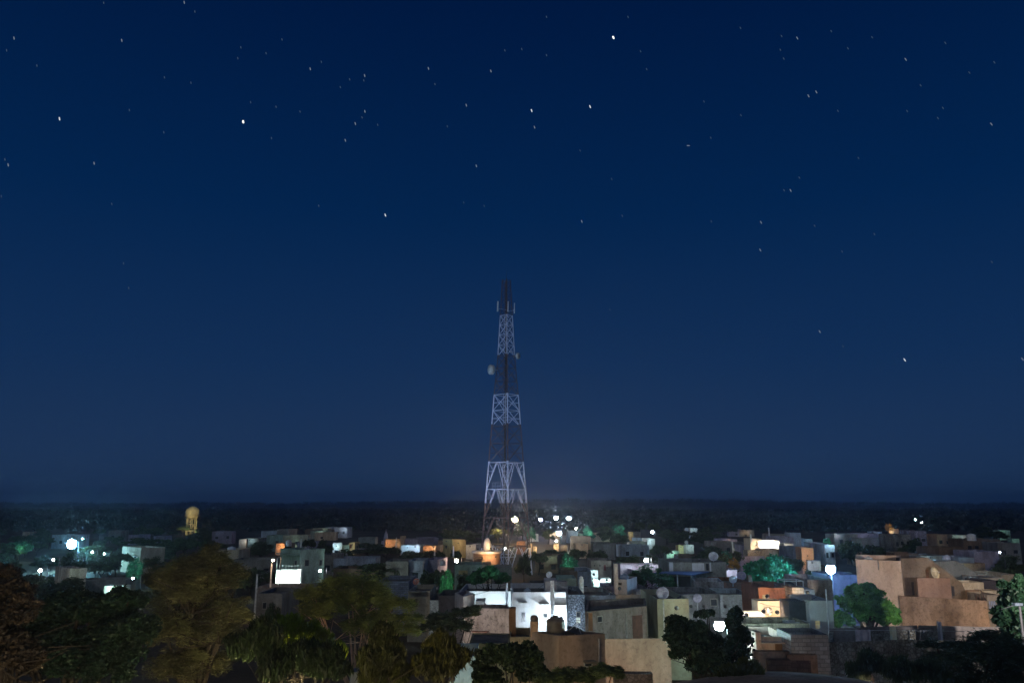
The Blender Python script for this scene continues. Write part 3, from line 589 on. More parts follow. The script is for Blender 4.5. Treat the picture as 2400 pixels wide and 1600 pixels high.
H(1356, 1381, 1250, 3.6, TE, 'low teal-lit compound wall right of the star-like lamp', nwin=0, lit=[(1368, 1253, 2.5, 5, GRN)], depth=3)
H(1337, 1384, 1257, 4.6, BK, 'dark brown house below the teal-lit wall', nwin=2)
H(1243, 1262, 1251, 3.2, WH, 'thin white-lit roof among the trees right of the mast', nwin=0, lit=[(1252, 1253, 1.5, 5, LED)], depth=3)
H(1390, 1440, 1275, 4.4, GR, 'long dim grey roof among the dark trees', nwin=1)
H(1474, 1484, 1246, 4.2, YE, 'tiny yellowish box house in the dark centre trees', nwin=0, lit=[(1479, 1249, 3, 5, WARM)], rot=0, depth=4)
H(1484, 1500, 1247, 3.8, GR, 'tiny dim hut beside the yellowish box', nwin=0)
H(1482, 1504, 1261, 4, BL, 'small pale blue sloping shed among the centre trees', nwin=0, lit=[(1493, 1264, 3, 5, CYAN)])
H(1517, 1535, 1262, 4.2, WH, 'small white-lit wall half hidden by the centre trees', nwin=0, lit=[(1526, 1267, 2, 10, CYAN)])
H(1618, 1635, 1237, 4.8, WH, 'tiny bright white house high on the far row, right of centre', nwin=1, lit=[(1625, 1240, 4, 14, CYAN)], rot=14, depth=5)
H(1590, 1602, 1278, 4.4, YE, 'small pale yellow room over a greenish roof strip', nwin=0, lit=[(1596, 1281, 2.5, 5, GRN)], depth=4, rot=0)
H(1562, 1592, 1291, 3.8, TE, 'greenish low roof strip among dark trees', nwin=0, lit=[(1576, 1294, 1.4, 6, GRN)], depth=4, rot=0)
H(1602, 1626, 1276, 4.6, GR, 'dim house with a small dish above a brown roof', nwin=0, lit=[(1621, 1282, 1.5, 5, CYAN)])
H(1590, 1640, 1302, 4.4, BK, 'low dark brown house below the greenish roof strip', nwin=1)
hh, f_ = H(1385, 1433, 1313, 4.8, GR, 'dim grey house with a maroon door behind the water-tank room', nwin=0, rot=0)
feature(hh, f_, 0, (1415, 1323, 1420, 1336), 'door', plain((.15, .03, .04))); feature(hh, f_, 0, (1404, 1322, 1408, 1327)); feature(hh, f_, 0, (1391, 1322, 1395, 1327))
H(1454, 1546, 1323, 4.2, LI, 'long low lilac-grey wall under a bright white lamp', nwin=0, rot=0, depth=5)
H(1689, 1728, 1263, 5.2, LI, 'lilac house with a white roof slab near the far dark trees', nwin=0, rot=2, stain=.4, lit=[(1712, 1259, 1., 2, WARM), (1710, 1280, 5, 5, LED)])
H(1726, 1745, 1270, 4.6, GR, 'dim grey house between the lilac house and the cream block', nwin=1)
H(1738, 1762, 1278, 4.4, LI, 'violet low wall left of the cream block', nwin=0)
hh, f_ = H(1758, 1785, 1262, 7.0, CR, 'cream block at the left of the glaring white house', nwin=0, rot=4, depth=5, stain=.15)
bulb(hh, P(1772, 1276, YH(1262, 7) - 4), 11, WARM, .15)
hh, f_ = H(1778, 1826, 1266, 6.6, WH, 'glaring white overexposed house front on the right row', nwin=1, rot=-3, depth=7, stain=.1)
yy = YH(1266, 6.6); bulb(hh, P(1806, 1277, yy - 1.5), 90, (1, .88, .72), .55, 'wall_lamp'); bulb(hh, P(1790, 1273, yy - 2.5), 22, (1, .88, .75), .2)
H(1752, 1786, 1290, 4.8, CR, 'pale ruined wall under the cream block', nwin=0, rot=0, depth=4, stain=.5, kind='stone', lit=[(1770, 1293, 4, 5, WARM)])
H(1786, 1822, 1288, 5.0, CR, 'tan house wall under the glaring white front', nwin=1, rot=-6)
H(1815, 1860, 1258, 7.0, LI, 'lilac-grey house right behind the glaring white house', nwin=2, rot=0)
H(1800, 1852, 1252, 6.8, GR, 'dim long roof behind the glaring white house', nwin=0)
H(1851, 1877, 1248, 8.0, BL, 'tall pale blue-grey stair room on the right row', nwin=0, rot=3, depth=4)
H(1838, 1859, 1273, 5.8, WH, 'small white box room right of the glaring white house', nwin=0, rot=2, depth=4, lit=[(1846, 1279, 3, 3, WARM)])
H(1819, 1858, 1286, 4.6, BK, 'dark brown shed front below the small white box room', nwin=0, rot=0)
H(1858, 1880, 1281, 5.6, BL, 'pale blue house right of the dark brown shed', nwin=1)
H(1878, 1906, 1283, 6.6, PE, 'orange-topped plaster tower house left of the brightest lamp', nwin=0, rot=-5, depth=5, stain=.2, lit=[(1893, 1302, 3.5, 11, WARM)])
H(1893, 1922, 1314, 4.6, WH, 'white wedge wall at the foot of the orange-topped tower house', nwin=0, rot=-15, depth=3, lit=[(1904, 1318, 3, 7, LED)])
H(1886, 1904, 1263, 5.6, BL, 'dim blue rooftop room beyond the orange-topped tower house', nwin=0)
H(1900, 1932, 1272, 5.2, LI, 'violet-tinged house above the brightest lamp', nwin=1)
H(1932, 1956, 1276, 5.4, BL, 'narrow blue house straight above the brightest lamp', nwin=2, lit=[(1952, 1271, 1.5, 12, CYAN)])
H(1955, 2010, 1251, 6, GR, 'house with a white-edged roof above the brightest lamp', nwin=2, rot=0, lit=[(1963, 1251, 1.2, 3, LED)])
H(2008, 2060, 1250, 5.8, LI, 'lilac house on the far row above the peach house', nwin=1, lit=[(2036, 1254, 4, 4, (.7, .75, 1))])
H(2046, 2068, 1245, 6.2, BL, 'pale blue box room on the far row above the peach house', nwin=0, depth=4, lit=[(2056, 1250, 4, 5, (.7, .8, 1))])
H(2020, 2092, 1262, 5.6, GR, 'long dim house front above the peach house', nwin=3, rot=0)
H(2092, 2136, 1252, 7.4, GR, 'crumbling grey old mansion, left wing', nwin=3, rot=5, kind='stone', stain=.5)
H(2134, 2170, 1244, 8.2, LI, 'crumbling grey old mansion, taller broken wing', nwin=2, rot=-4, kind='stone', stain=.5)
H(2194, 2232, 1252, 6.2, PE, 'dim pinkish house right of the old mansion', nwin=2)
H(2232, 2266, 1253, 6.2, GR, 'dim grey house with a small yellow light', nwin=1, lit=[(2248, 1261, 2, 3, GRN), (2260, 1266, 1.5, 4, LED)])
H(2256, 2345, 1263, 6.0, BK, 'very long dim brown house front on the right', nwin=4, rot=2)
H(2338, 2390, 1272, 5.6, GR, 'dim grey house by the right edge of the picture', nwin=2, rot=-3)
H(2282, 2341, 1292, 5.6, LI, 'lilac-grey shed with sloping roof and pale posts', nwin=0, rot=3)
H(2246, 2283, 1306, 4.9, BL, 'low pale shed left of the shed with pale posts', nwin=0, rot=0)
H(2196, 2262, 1282, 5.6, BK, 'dark brown house behind the gable of the peach house', nwin=1)
H(2084, 2094, 1237, 4.2, CR, 'tiny warm-lit white hut at the far edge of town', nwin=0, lit=[(2089, 1240, 2, 14, WARM)], depth=3)
H(2096, 2106, 1239, 3.6, PE, 'tiny peach hut beside the warm-lit white hut', nwin=0, depth=3, lit=[(2100, 1242, 3, 4, WARM)])
H(2340, 2368, 1242, 4.4, TE, 'tiny teal-lit roof by the far trees on the right', nwin=0, lit=[(2352, 1246, 4, 9, GRN)], depth=4)
H(2372, 2388, 1262, 4.2, TE, 'tiny teal-lit wall near the right edge', nwin=0, lit=[(2376, 1264, 3, 5, GRN)], depth=4)
# shrine with a spire
p = P(904, 1267, YH(1267, 3.2)); zt = P(904, 1240, p.y).z
sh = thing('shrine', (p.x, p.y, 0), 'small temple shrine with a curved pointed spire and finial', 'shrine'); REFS.append((904, 1250, 'shrine spire'))
mpp = (P(905, 1267, p.y) - p).length
MB().box(p.x - 9 * mpp, p.y - 9 * mpp, 0, p.x + 9 * mpp, p.y + 9 * mpp, 3.2).box(p.x - 6 * mpp, p.y - 6 * mpp, 3.2, p.x + 6 * mpp, p.y + 6 * mpp, zt - 4.2).build('wall', plaster(LI), sh)
hs = zt - 4.2; MB().lathe((p.x, p.y, hs), [(5 * mpp, 0), (5.6 * mpp, .3), (5.2 * mpp, 1.4), (3.8 * mpp, 2.6), (1.8 * mpp, 3.4), (.5 * mpp, 3.8), (.2, 4.0), (.02, 4.5)], 12).build('spire', plaster(LI), sh)
# ---------------------------------------------------------------- middle and near houses, built face by face
g_green = YH(1288, 8.2)
fpG = trifp((657, 1288, g_green + 5), (704, 1288, g_green), (761, 1288, g_green + 4))
hg = house(fpG, 0, 8.2, TE, 'two-storey green-lit house above the glaring white wall', seed=3, ref=(710, 1300))
feature(hg, fpG, 1, (714, 1311, 724, 1326)); feature(hg, fpG, 1, (748, 1311, 755, 1325)); feature(hg, fpG, 0, (691, 1312, 696, 1325)); feature(hg, fpG, 0, (655, 1297, 704, 1299), 'shade', plaster(TE))
Yw = g_green - 6; fpW = rectfp(647, 704, 1334, Yw, 1.2, 0); zw = P(680, 1334, Yw).z
hw_ = house(fpW, 0, zw, WH, 'glaring white boundary wall with spikes on top', 'wall', 'boundary_wall', .1, stain=.05, ref=(680, 1350))
mb = MB()
for x in np.linspace(fpW[0][0], fpW[1][0], 9): mb.bar((x, Yw + .3, zw), (x, Yw + .3, zw + .75), .025, 4)
for x in (fpW[0][0],): mb.bar((x, Yw + .3, zw), (x, Yw + .3, zw + 1.8), .07, 4)
mb.build('spikes', plain((.7, .72, .7), .4), hw_)
for x, X in ((660, 60), (690, 70)): bulb(hw_, P(x, 1378, Yw - 2.2), X, (.72, 1, .93), .16)
hb = H(602, 662, 1390, 5.4, GR, 'small grey house with one dark window left of the thorn tree', nwin=0, rot=0, stain=.3); feature(hb[0], hb[1], 0, (615, 1410, 625, 1427))
hb = H(598, 720, 1376, 4.4, GR, 'dark long shed roof in front of the glaring white wall', nwin=0, rot=0, depth=6)
fp = rectfp(884, 958, 1362, 108, 9, 0); hh = house(fp, 0, P(920, 1362, 108).z, BL, 'unplastered block house behind the thorn tree', kind='brick', stain=.3, ref=(920, 1390)); feature(hh, fp, 0, (908, 1400, 921, 1432), 'door')
fp = rectfp(957, 1008, 1384, 100, 8, 0); hh = house(fp, 0, P(980, 1384, 100).z, CR, 'tan annex right of the unplastered block house', ref=(982, 1400)); feature(hh, fp, 0, (965, 1402, 978, 1420), 'door', BROWN); feature(hh, fp, 0, (957, 1383, 1000, 1385), 'shade')
H(1007, 1034, 1406, 5.2, GR, 'low grey yard wall right of the tan annex', nwin=0, rot=0, kind='stone')
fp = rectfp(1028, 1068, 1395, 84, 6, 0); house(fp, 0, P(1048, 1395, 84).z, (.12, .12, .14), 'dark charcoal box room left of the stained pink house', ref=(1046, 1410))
# stained pink house
fp = trifp((1066, 1397, 80), (1086, 1398, 76.5), (1113, 1396, 79)); house(fp, 0, P(1086, 1398, 76.5).z, (.56, .47, .42), 'pale corner tower of the stained pink house', ref=(1086, 1405), stain=.3)
fp = [(P(1086, 1420, 76).x, 76.9), (P(1194, 1428, 77).x, 76.2), (P(1190, 1428, 79.5).x, 79.5), (P(1086, 1428, 79.5).x, 79.5)]
hp = house(fp, 0, P(1150, 1425, 76.5).z, (.55, .42, .36), 'stained pink-white house with one small arched window', ref=(1140, 1450), stain=.62, bump=.5); feature(hp, fp, 0, (1124, 1484, 1137, 1504)); feature(hp, fp, 0, (1108, 1477, 1146, 1479), 'shade', plaster((.4, .2, .14)))
MB().box(P(1193, 1425, 70).x, 70, 0, P(1209, 1425, 70).x, 71.2, P(1200, 1425, 70).z).build('brick_pillar', plaster((.30, .13, .06), .3))
bulb(hp, P(1160, 1512, 71), 9, (1, .9, .82), .1); bulb(hp, P(1080, 1450, 72.5), 5, (.85, .9, 1), .1)
tag(bpy.data.objects['brick_pillar'], 'tall rust-brown square pillar between the pink house and the white house', 'pillar')
# white house
fpl = rectfp(1076, 1202, 1385, 96, 9, -2); hwl = house(fpl, 0, P(1140, 1385, 96).z, WH, 'long blue-white lit wing left of the white pole', ref=(1130, 1395), stain=.08)
for x, X in ((1100, 12), (1132, 20), (1165, 22)): bulb(hwl, P(x, 1434, 92.5), X, (.62, .84, 1), .12)
fp = rectfp(1114, 1136, 1408, 90, 3, 0); house(fp, 0, P(1125, 1408, 90).z, WH, 'low white wall block in front of the long lit wing', ref=(1125, 1412), stain=.1)
fpr = rectfp(1200, 1331, 1387, 88, 10, 1); hwr = house(fpr, 0, P(1260, 1387, 88).z, (.70, .71, .74), 'white two-storey house with a glaring lit corner', ref=(1260, 1410), stain=.16)
feature(hwr, fpr, 0, (1221, 1433, 1232, 1457), 'window', plain((.5, .5, .55))); feature(hwr, fpr, 0, (1214, 1409, 1235, 1411), 'shade', plaster(WH)); feature(hwr, fpr, 0, (1265, 1413, 1287, 1415), 'shade', plaster(WH))
feature(hwr, fpr, 0, (1273, 1436, 1284, 1447)); feature(hwr, fpr, 0, (1298, 1416, 1330, 1418), 'shade', plaster(WH)); feature(hwr, fpr, 0, (1262, 1444, 1276, 1470), 'door', plain((.6, .6, .62)))
bulb(hwr, P(1316, 1448, 86.2), 26, (.75, .92, 1.0), .22); bulb(hwr, P(1236, 1500, 81.5), 14, (.78, .88, 1), .12); bulb(hwr, P(1290, 1502, 83), 16, (.72, .9, 1), .12)
fp = rectfp(1278, 1306, 1361, 90, 4, 0); zb = P(1290, 1387, 90).z; house(fp, zb - .6, P(1290, 1361, 90).z, (.55, .55, .62), 'white stair room on the white house roof', ref=(1290, 1365), stain=.2)
a, b = P(1303, 1362, 91), P(1331, 1386, 91); mb = MB(); zz = P(1303, 1387, 91).z - .3
mb.add([(a.x, 90.8, zz), (b.x, 90.8, zz), (b.x, 90.8, b.z), (a.x + 1.2, 90.8, a.z), (a.x, 90.8, a.z), (a.x, 92.5, zz), (b.x, 92.5, zz), (b.x, 92.5, b.z), (a.x + 1.2, 92.5, a.z), (a.x, 92.5, a.z)],
       [(0, 1, 2, 3, 4), (9, 8, 7, 6, 5), (0, 5, 6, 1), (1, 6, 7, 2), (2, 7, 8, 3), (3, 8, 9, 4), (4, 9, 5, 0)]).build('stair_ramp_wall', plaster((.32, .32, .38)))
tag(bpy.data.objects['stair_ramp_wall'], 'grey sloping stair wall beside the white stair room', 'wall')
fp = rectfp(1308, 1351, 1355, 98, 5, 0); house(fp, 5, P(1330, 1355, 98).z, TE, 'pale green room behind the sloping stair wall', ref=(1330, 1360), stain=.2)
H(1320, 1356, 1338, 5.9, BK, 'dark open roof shed above the pale green room', nwin=0, rot=0, group=None)
H(1356, 1386, 1339, 6, BL, 'blue-grey block room right of the dark roof shed', nwin=1, rot=0)
H(1370, 1402, 1336, 5.4, WH, 'white-lit slanted wall behind the blue-grey block room', nwin=0, rot=10, lit=[(1392, 1345, 2.5, 14, CYAN)])
H(1390, 1432, 1356, 4.2, WH, 'low white-lit roof strip left of the tall white chimney', nwin=0, rot=0, lit=[(1405, 1358, 1.4, 7, GRN), (1422, 1359, 1.4, 6, LED)], depth=3)
H(1218, 1244, 1377, 5.2, WH, 'thin green-white lit ledge behind the white pole', nwin=0, rot=0, depth=2, lit=[(1230, 1380, 1.5, 8, GRN)])
H(1243, 1280, 1372, 5.4, DK, 'dark low roof between the ledge and the stair room', nwin=0, rot=0)
fp = rectfp(1187, 1196, 1349, 104, 1.0, 0); house(fp, 0, P(1191, 1349, 104).z, CR, 'pale upright slab post behind the white pole', 'post', 'slab_post', .02, ref=(1191, 1355))
a = P(1294, 1360, 83.5); MB().bar((a.x, 83.5, 0), a, .22, 10, .2).build('white_pole', plain((.85, .87, .9), .4)); tag(bpy.data.objects['white_pole'], 'thick white pole in front of the white house', 'pole')
a = P(1188, 1366, 88); MB().bar((a.x, 88, 0), a, .16, 8, .13).build('steel_pole', plain((.6, .65, .72), .4)); tag(bpy.data.objects['steel_pole'], 'grey steel pole in front of the long lit wing', 'pole')
a = P(1362, 1355, 92); MB().lathe((a.x, 92, P(1362, 1382, 92).z - 1), [(.28, 0), (.28, 2.1), (.2, 2.25), (.24, 2.35), (.05, 2.5)], 10).build('roof_chimney', plain((.85, .9, .88), .5)); tag(bpy.data.objects['roof_chimney'], 'short white chimney pipe on the stone house roof', 'chimney')
dish(1287, 1346, 90.5, .36, (.75, .8, .9), 'round pale blue dish on the white stair room')
# stone house
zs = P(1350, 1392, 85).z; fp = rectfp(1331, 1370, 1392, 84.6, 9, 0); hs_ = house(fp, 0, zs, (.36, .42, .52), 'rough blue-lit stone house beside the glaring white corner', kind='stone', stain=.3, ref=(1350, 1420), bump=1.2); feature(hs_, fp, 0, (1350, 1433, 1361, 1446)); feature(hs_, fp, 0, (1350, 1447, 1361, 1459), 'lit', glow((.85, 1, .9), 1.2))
bulb(hs_, P(1336, 1476, 81.5), 9, (.6, .82, 1), .1)
fp = rectfp(1370, 1444, 1395, 86, 9, 2); house(fp, 0, P(1400, 1395, 86).z, (.34, .37, .42), 'plain blue-grey wall house right of the stone house', stain=.4, ref=(1405, 1410))
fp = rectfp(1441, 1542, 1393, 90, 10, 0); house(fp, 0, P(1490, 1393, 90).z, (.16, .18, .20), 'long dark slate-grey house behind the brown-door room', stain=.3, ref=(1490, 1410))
# tank room with tall chimney wall
z0_ = P(1450, 1392, 95).z; fp = trifp((1438, 1358, 95), (1469, 1358, 94), (1493, 1357, 98)); hr = house(fp, z0_ - 1.5, P(1469, 1358, 94).z, (.62, .6, .58), 'white water-tank room with a small vent and tall chimney wall', name='rooftop_room', par=.1, stain=.15, ref=(1460, 1370)); feature(hr, fp, 0, (1448, 1364, 1458, 1371)); bulb(hr, P(1452, 1378, 88.5), 3, WARM, .06)
a, b = P(1438, 1320, 94.4), P(1447, 1320, 94.4); MB().box(a.x, 94.1, z0_ - 1.4, b.x, 94.9, a.z).build('chimney_wall', plaster((.66, .62, .58), .2), hr)
tank(1463, 1345, 96, .5, .95, (.25, .32, .45), 'blue plastic tank on the white water-tank room', base=None)
fp = rectfp(1416, 1440, 1374, 97, 5, 0); house(fp, 0, P(1428, 1374, 97).z, LI, 'low pinkish roof room left of the tall chimney wall', ref=(1425, 1378))
H(1492, 1512, 1386, 6.4, BL, 'tiny white roof slab right of the white water-tank room', nwin=0, rot=0, depth=3)
# grey-green house with drainpipe
fp = rectfp(1540, 1614, 1403, 79, 9, 1); hd = house(fp, 0, P(1577, 1403, 79).z, (.42, .42, .30), 'pale olive house with a white drainpipe', stain=.2, ref=(1577, 1430)); feature(hd, fp, 0, (1554, 1404, 1557, 1484), 'pipe')
dish(1553, 1389, 80.5, .62, (.42, .38, .46), 'large round lilac dish on the pale olive house')
bulb(hd, P(1586, 1424, 72), 2.2, WARM, .05)
# house with the blue awning
Y1 = YH(1317, 7.6); fp = rectfp(1568, 1702, 1317, Y1, 9, 0); ha = house(fp, 0, 7.6, (.30, .31, .30), 'large dim grey house above the blue awning', stain=.4, ref=(1640, 1330))
feature(ha, fp, 0, (1622, 1319, 1651, 1337), 'panel', plaster((.62, .66, .74), .15)); feature(ha, fp, 0, (1653, 1319, 1663, 1337), 'window'); feature(ha, fp, 0, (1663, 1319, 1667, 1338), 'panel', plaster((.6, .64, .7), .15)); feature(ha, fp, 0, (1568, 1317, 1578, 1338), 'panel', plaster((.6, .66, .76), .15))
feature(ha, fp, 0, (1568, 1338, 1668, 1340), 'shade', plaster(DK)); bulb(ha, P(1640, 1312, Y1 - 5), 4, LED, .08); feature(ha, fp, 0, (1572, 1350, 1622, 1386), 'door', plain((.02, .02, .03)))  # near-black slab paints the shade of the open bay below the awning
ya = Y1 - 4; a, b, c, d = P(1532, 1341, ya), P(1624, 1346, ya), P(1668, 1338, Y1 - .2), P(1560, 1338, Y1 - .2)
aw = thing('awning', ((a.x + b.x) / 2, ya, 0), 'blue tarpaulin awning on thin posts', 'awning'); REFS.append((1580, 1343, 'blue awning'))
MB().add([a, b, c, d] + [v - Vector((0, 0, .12)) for v in (a, b, c, d)], [(0, 1, 2, 3), (7, 6, 5, 4), (0, 4, 5, 1), (1, 5, 6, 2), (2, 6, 7, 3), (3, 7, 4, 0)]).build('sheet', plain((.04, .10, .28)), aw)
for x in (a.x + .5, b.x - 2.2, b.x - .2): MB().bar((x, ya + .2, 0), (x, ya + .2, (a.z + b.z) / 2 - .1), .09, 6).build('post', plain((.5, .55, .6)), aw)
fp = rectfp(1624, 1631, 1345, Y1 - 3, 1, 0); house(fp, 0, P(1627, 1345, Y1 - 3).z, (.45, .48, .6), 'pale blue square column at the right of the awning', 'column', 'column', .02, ref=(1627, 1365)); 
fp = rectfp(1629, 1695, 1363, YH(1363, 6.6), 6, -8); house(fp, 0, 6.6, (.55, .5, .52), 'whitewashed broken parapet right of the awning', stain=.6, ref=(1660, 1368), bump=.8)
Yr = YH(1392, 6.4); fp = rectfp(1560, 1690, 1392, Yr, 8, 3); hr2 = house(fp, 0, 6.4, (.26, .26, .28), 'long grey row house with a small dish below the broken parapet', stain=.5, ref=(1625, 1400)); feature(hr2, fp, 0, (1664, 1402, 1682, 1420), 'window')
dish(1634, 1401, Yr - 1, .5, (.35, .33, .42), 'lilac dish in front of the long grey row house', base=0)
for x in (1620, 1650, 1700): bulb(hr2, P(x, 1420, Yr - 3.5), 1.1, LED, .05)
fp = rectfp(1688, 1756, 1393, Yr - 1, 7, -4); hr3 = house(fp, 0, P(1720, 1393, Yr - 1).z, (.36, .38, .40), 'grey house with pale coping left of the terracotta house', stain=.5, ref=(1722, 1400)); feature(hr3, fp, 0, (1744, 1414, 1752, 1424), 'window', plaster(LI))
H(1693, 1758, 1364, 6.2, TC, 'low terracotta wall behind the grey coping house', nwin=0, rot=0, kind='plaster', group=None, stain=.5)
H(1688, 1728, 1335, 6.2, LI, 'lilac rooftop room with a glaring white parapet', nwin=1, rot=0, group=None, lit=[(1705, 1333, 2.2, 10, LED), (1722, 1332, 2.2, 6, LED)])
dish(1738, 1348, YH(1352, 6.4), .62, (.36, .35, .5), 'violet dish right of the lilac rooftop room'); dish(1718, 1357, YH(1362, 6.4), .5, (.55, .6, .68), 'pale dish in front of the lilac rooftop room'); dish(1672, 1303, YH(1316, 7.6) + 3, .75, (.6, .6, .66), 'white dish on the large dim grey house')
H(1755, 1762, 1347, 6.8, BK, 'narrow brown gate post beside the green-lit tree', nwin=0, rot=0, depth=1, group=None, cat='post', name='gate_post')
# terracotta house and neighbours
Yt = 82.; fp = rectfp(1777, 1804, 1376, Yt, 6, 0); hx = house(fp, 0, P(1790, 1376, Yt).z, TC, 'brick-red box room of the terracotta house', stain=.3, ref=(1790, 1385)); feature(hx, fp, 0, (1787, 1393, 1799, 1404), 'panel', plaster(CR)); bulb(hx, P(1799, 1396, Yt - 1.5), 1.6, WARM, .05)
fp = rectfp(1804, 1858, 1377, Yt + 1, 7, -3); hx = house(fp, 0, P(1830, 1377, Yt + 1).z, (.52, .24, .17), 'pink-terracotta house wall with a lit right end', stain=.4, ref=(1830, 1385)); bulb(hx, P(1850, 1396, Yt - 2.5), 7.5, WARM, .07)
fp = rectfp(1857, 1884, 1376, Yt - 1, 5, 2); hx = house(fp, 0, P(1870, 1376, Yt - 1).z, (.5, .42, .38), 'pale brick wall right of the terracotta house', kind='brick', stain=.3, ref=(1870, 1385)); bulb(hx, P(1868, 1398, Yt - 4.5), 3.2, WARM, .05)
a = P(1838, 1361, Yt + 3); b = P(1882, 1360, Yt + 3); zf_ = P(1860, 1380, Yt + 3).z - 1
fr = thing('tank_frame', ((a.x + b.x) / 2, Yt + 3, zf_), 'white metal frame standing on the terracotta house roof', 'frame'); mb = MB()
for x in (a.x, b.x):
    for y in (Yt + 3, Yt + 5): mb.bar((x, y, zf_), (x, y, a.z), .05)
for y in (Yt + 3, Yt + 5): mb.bar((a.x, y, a.z), (b.x, y, a.z), .05)
mb.bar((a.x, Yt + 3, a.z), (a.x, Yt + 5, a.z), .05).bar((b.x, Yt + 3, a.z), (b.x, Yt + 5, a.z), .05); mb.build('rails', plain((.7, .7, .68)), fr)
tank(1849, 1362, Yt + 4, .55, 1.1, (.03, .03, .035), 'black tank inside the white roof frame', base=None)
fp = rectfp(1885, 1909, 1381, Yt, 4, 0); hx = house(fp, 0, P(1897, 1381, Yt).z, (.42, .48, .6), 'small blue-white rooftop room with a round motif', ref=(1897, 1388)); bulb(hx, P(1893, 1388, Yt - 3), 2.6, CYAN, .05)
fp = rectfp(1892, 1950, 1358, 96, 8, 0); house(fp, 0, P(1920, 1358, 96).z, (.40, .36, .32), 'tall plain grey-tan house right under the brightest lamp', stain=.5, ref=(1920, 1390))
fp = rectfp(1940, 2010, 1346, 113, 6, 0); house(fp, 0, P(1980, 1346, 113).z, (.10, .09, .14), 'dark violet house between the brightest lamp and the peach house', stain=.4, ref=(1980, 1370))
H(1966, 1996, 1341, 5.6, WH, 'thin white-lit roof edge right of the brightest lamp', nwin=0, rot=0, depth=1.5, group=None)
# glaring cream wall, parapet, corrugated tank shed, blue-grey house with lit grille
fp = rectfp(1776, 1834, 1408, 77, 2, 0); hx = house(fp, 0, P(1800, 1408, 77).z, (.75, .66, .54), 'glaring cream-lit rooftop wall with a dish in front', stain=.08, ref=(1805, 1425), par=.1); bulb(hx, P(1790, 1432, 74.5), 11, WARM, .07); bulb(hx, P(1822, 1434, 74.6), 10, WARM, .07)
dish(1800, 1431, 75.6, .42, (.12, .11, .11), 'dark dish in front of the glaring cream wall', base=0)
fp = rectfp(1740, 1794, 1433, 76, 1, 3); hx = house(fp, 0, P(1767, 1433, 76).z, WH, 'white-lit low parapet left of the glaring cream wall', stain=.08, ref=(1767, 1440), par=.1); bulb(hx, P(1750, 1440, 74.4), 5, (1, .95, .95), .06)
fp = rectfp(1738, 1896, 1462, 70, 4, -1); house(fp, 0, P(1800, 1460, 70).z, (.46, .42, .34), 'stained cream wall under the dark ledge', stain=.6, ref=(1800, 1470)); 
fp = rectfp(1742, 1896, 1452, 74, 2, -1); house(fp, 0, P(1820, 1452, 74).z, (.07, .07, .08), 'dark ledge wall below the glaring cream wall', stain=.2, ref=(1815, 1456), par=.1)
fp = rectfp(1848, 1897, 1406, 73.5, 3, 0); zt_ = P(1870, 1406, 73.5).z
sd = thing('corrugated_shed', (P(1872, 1406, 73.5).x, 73.5, 0), 'black corrugated sheet shed beside the blue-grey house', 'shed'); REFS.append((1872, 1430, 'black corrugated shed')); mb = MB(); A_, B_ = fp[0][0], fp[1][0]; n = 26
for i in range(n):
    x0, x1 = A_ + (B_ - A_) * i / n, A_ + (B_ - A_) * (i + .55) / n; mb.box(x0, 73.4, 0, x1, 73.5, zt_ - .05 * (i % 3))
mb.build('corrugated_sheet', plain((.05, .055, .07), .5, .2), sd); MB().box(A_, 73.52, 0, B_, 76, zt_ - .12).build('body', plain((.04, .04, .05)), sd)
fp = rectfp(1896, 1951, 1407, 72.5, 5, 0); hx = house(fp, 0, P(1920, 1407, 72.5).z, (.42, .46, .50), 'blue-grey block house with a lit yellow grille window', stain=.1, ref=(1925, 1430), kind='plaster'); feature(hx, fp, 0, (1910, 1454, 1922, 1464), 'lit', glow((1, .95, .5), .55)); feature(hx, fp, 0, (1911, 1465, 1922, 1472), 'lit', glow((1, .9, .6), .4))
fp = rectfp(1847, 1898, 1459, 71.5, 1.5, 0); house(fp, 0, P(1870, 1458, 71.5).z, (.44, .48, .52), 'lower blue-grey wall joined to the block house', stain=.1, ref=(1865, 1465), par=.1)
a, b = P(1934, 1380, 71.5), P(1943, 1480, 71.5); MB().bar((b.x, 71.5, 0), (b.x, 71.5, a.z), .05, 6).build('thin_pole', plain((.7, .72, .75))); tag(bpy.data.objects['thin_pole'], 'thin white pole rising before the blue-grey block house', 'pole')
# pink gatehouse with brown door, grey block wall, rubble terrace
fp = rectfp(1773, 1856, 1492, 58, 5, 0); hx = house(fp, 0, P(1810, 1492, 58).z, (.52, .42, .38), 'pinkish house with a brown door and thick parapet', stain=.35, ref=(1810, 1505)); feature(hx, fp, 0, (1816, 1505, 1842, 1535), 'door', plain((.16, .08, .03))); feature(hx, fp, 0, (1775, 1502, 1856, 1504), 'shade', plaster((.52, .42, .38)))
fp = rectfp(1771, 1783, 1481, 57.4, 1, 0); house(fp, 0, P(1777, 1481, 57.4).z, (.54, .42, .37), 'square pink corner post of the house with the brown door', 'post', 'corner_post', .02, ref=(1777, 1490)); bulb(hx, (P(1800, 1512, 52).x, 52.4, 5.0), 5, WARM, .03)
fp = rectfp(1854, 1941, 1487, 56, 3, 0); house(fp, 0, P(1900, 1487, 56).z, (.24, .25, .29), 'grey concrete-block wall house right of the brown door', kind='brick', stain=.3, ref=(1900, 1510))
fp = [(P(1940, 1487, 57).x, 57), (P(2110, 1482, 58).x, 58), (P(2480, 1500, 57).x, 57), (P(2480, 1480, 64).x, 64), (P(1944, 1480, 62).x, 62)]
zt_ = P(2000, 1496, 58.5).z; house(fp, 0, zt_, (.34, .35, .33), 'mossy rubble-stone terrace building', stain=.55, kind='stone', ref=(2050, 1520), bump=.7, par=.9)
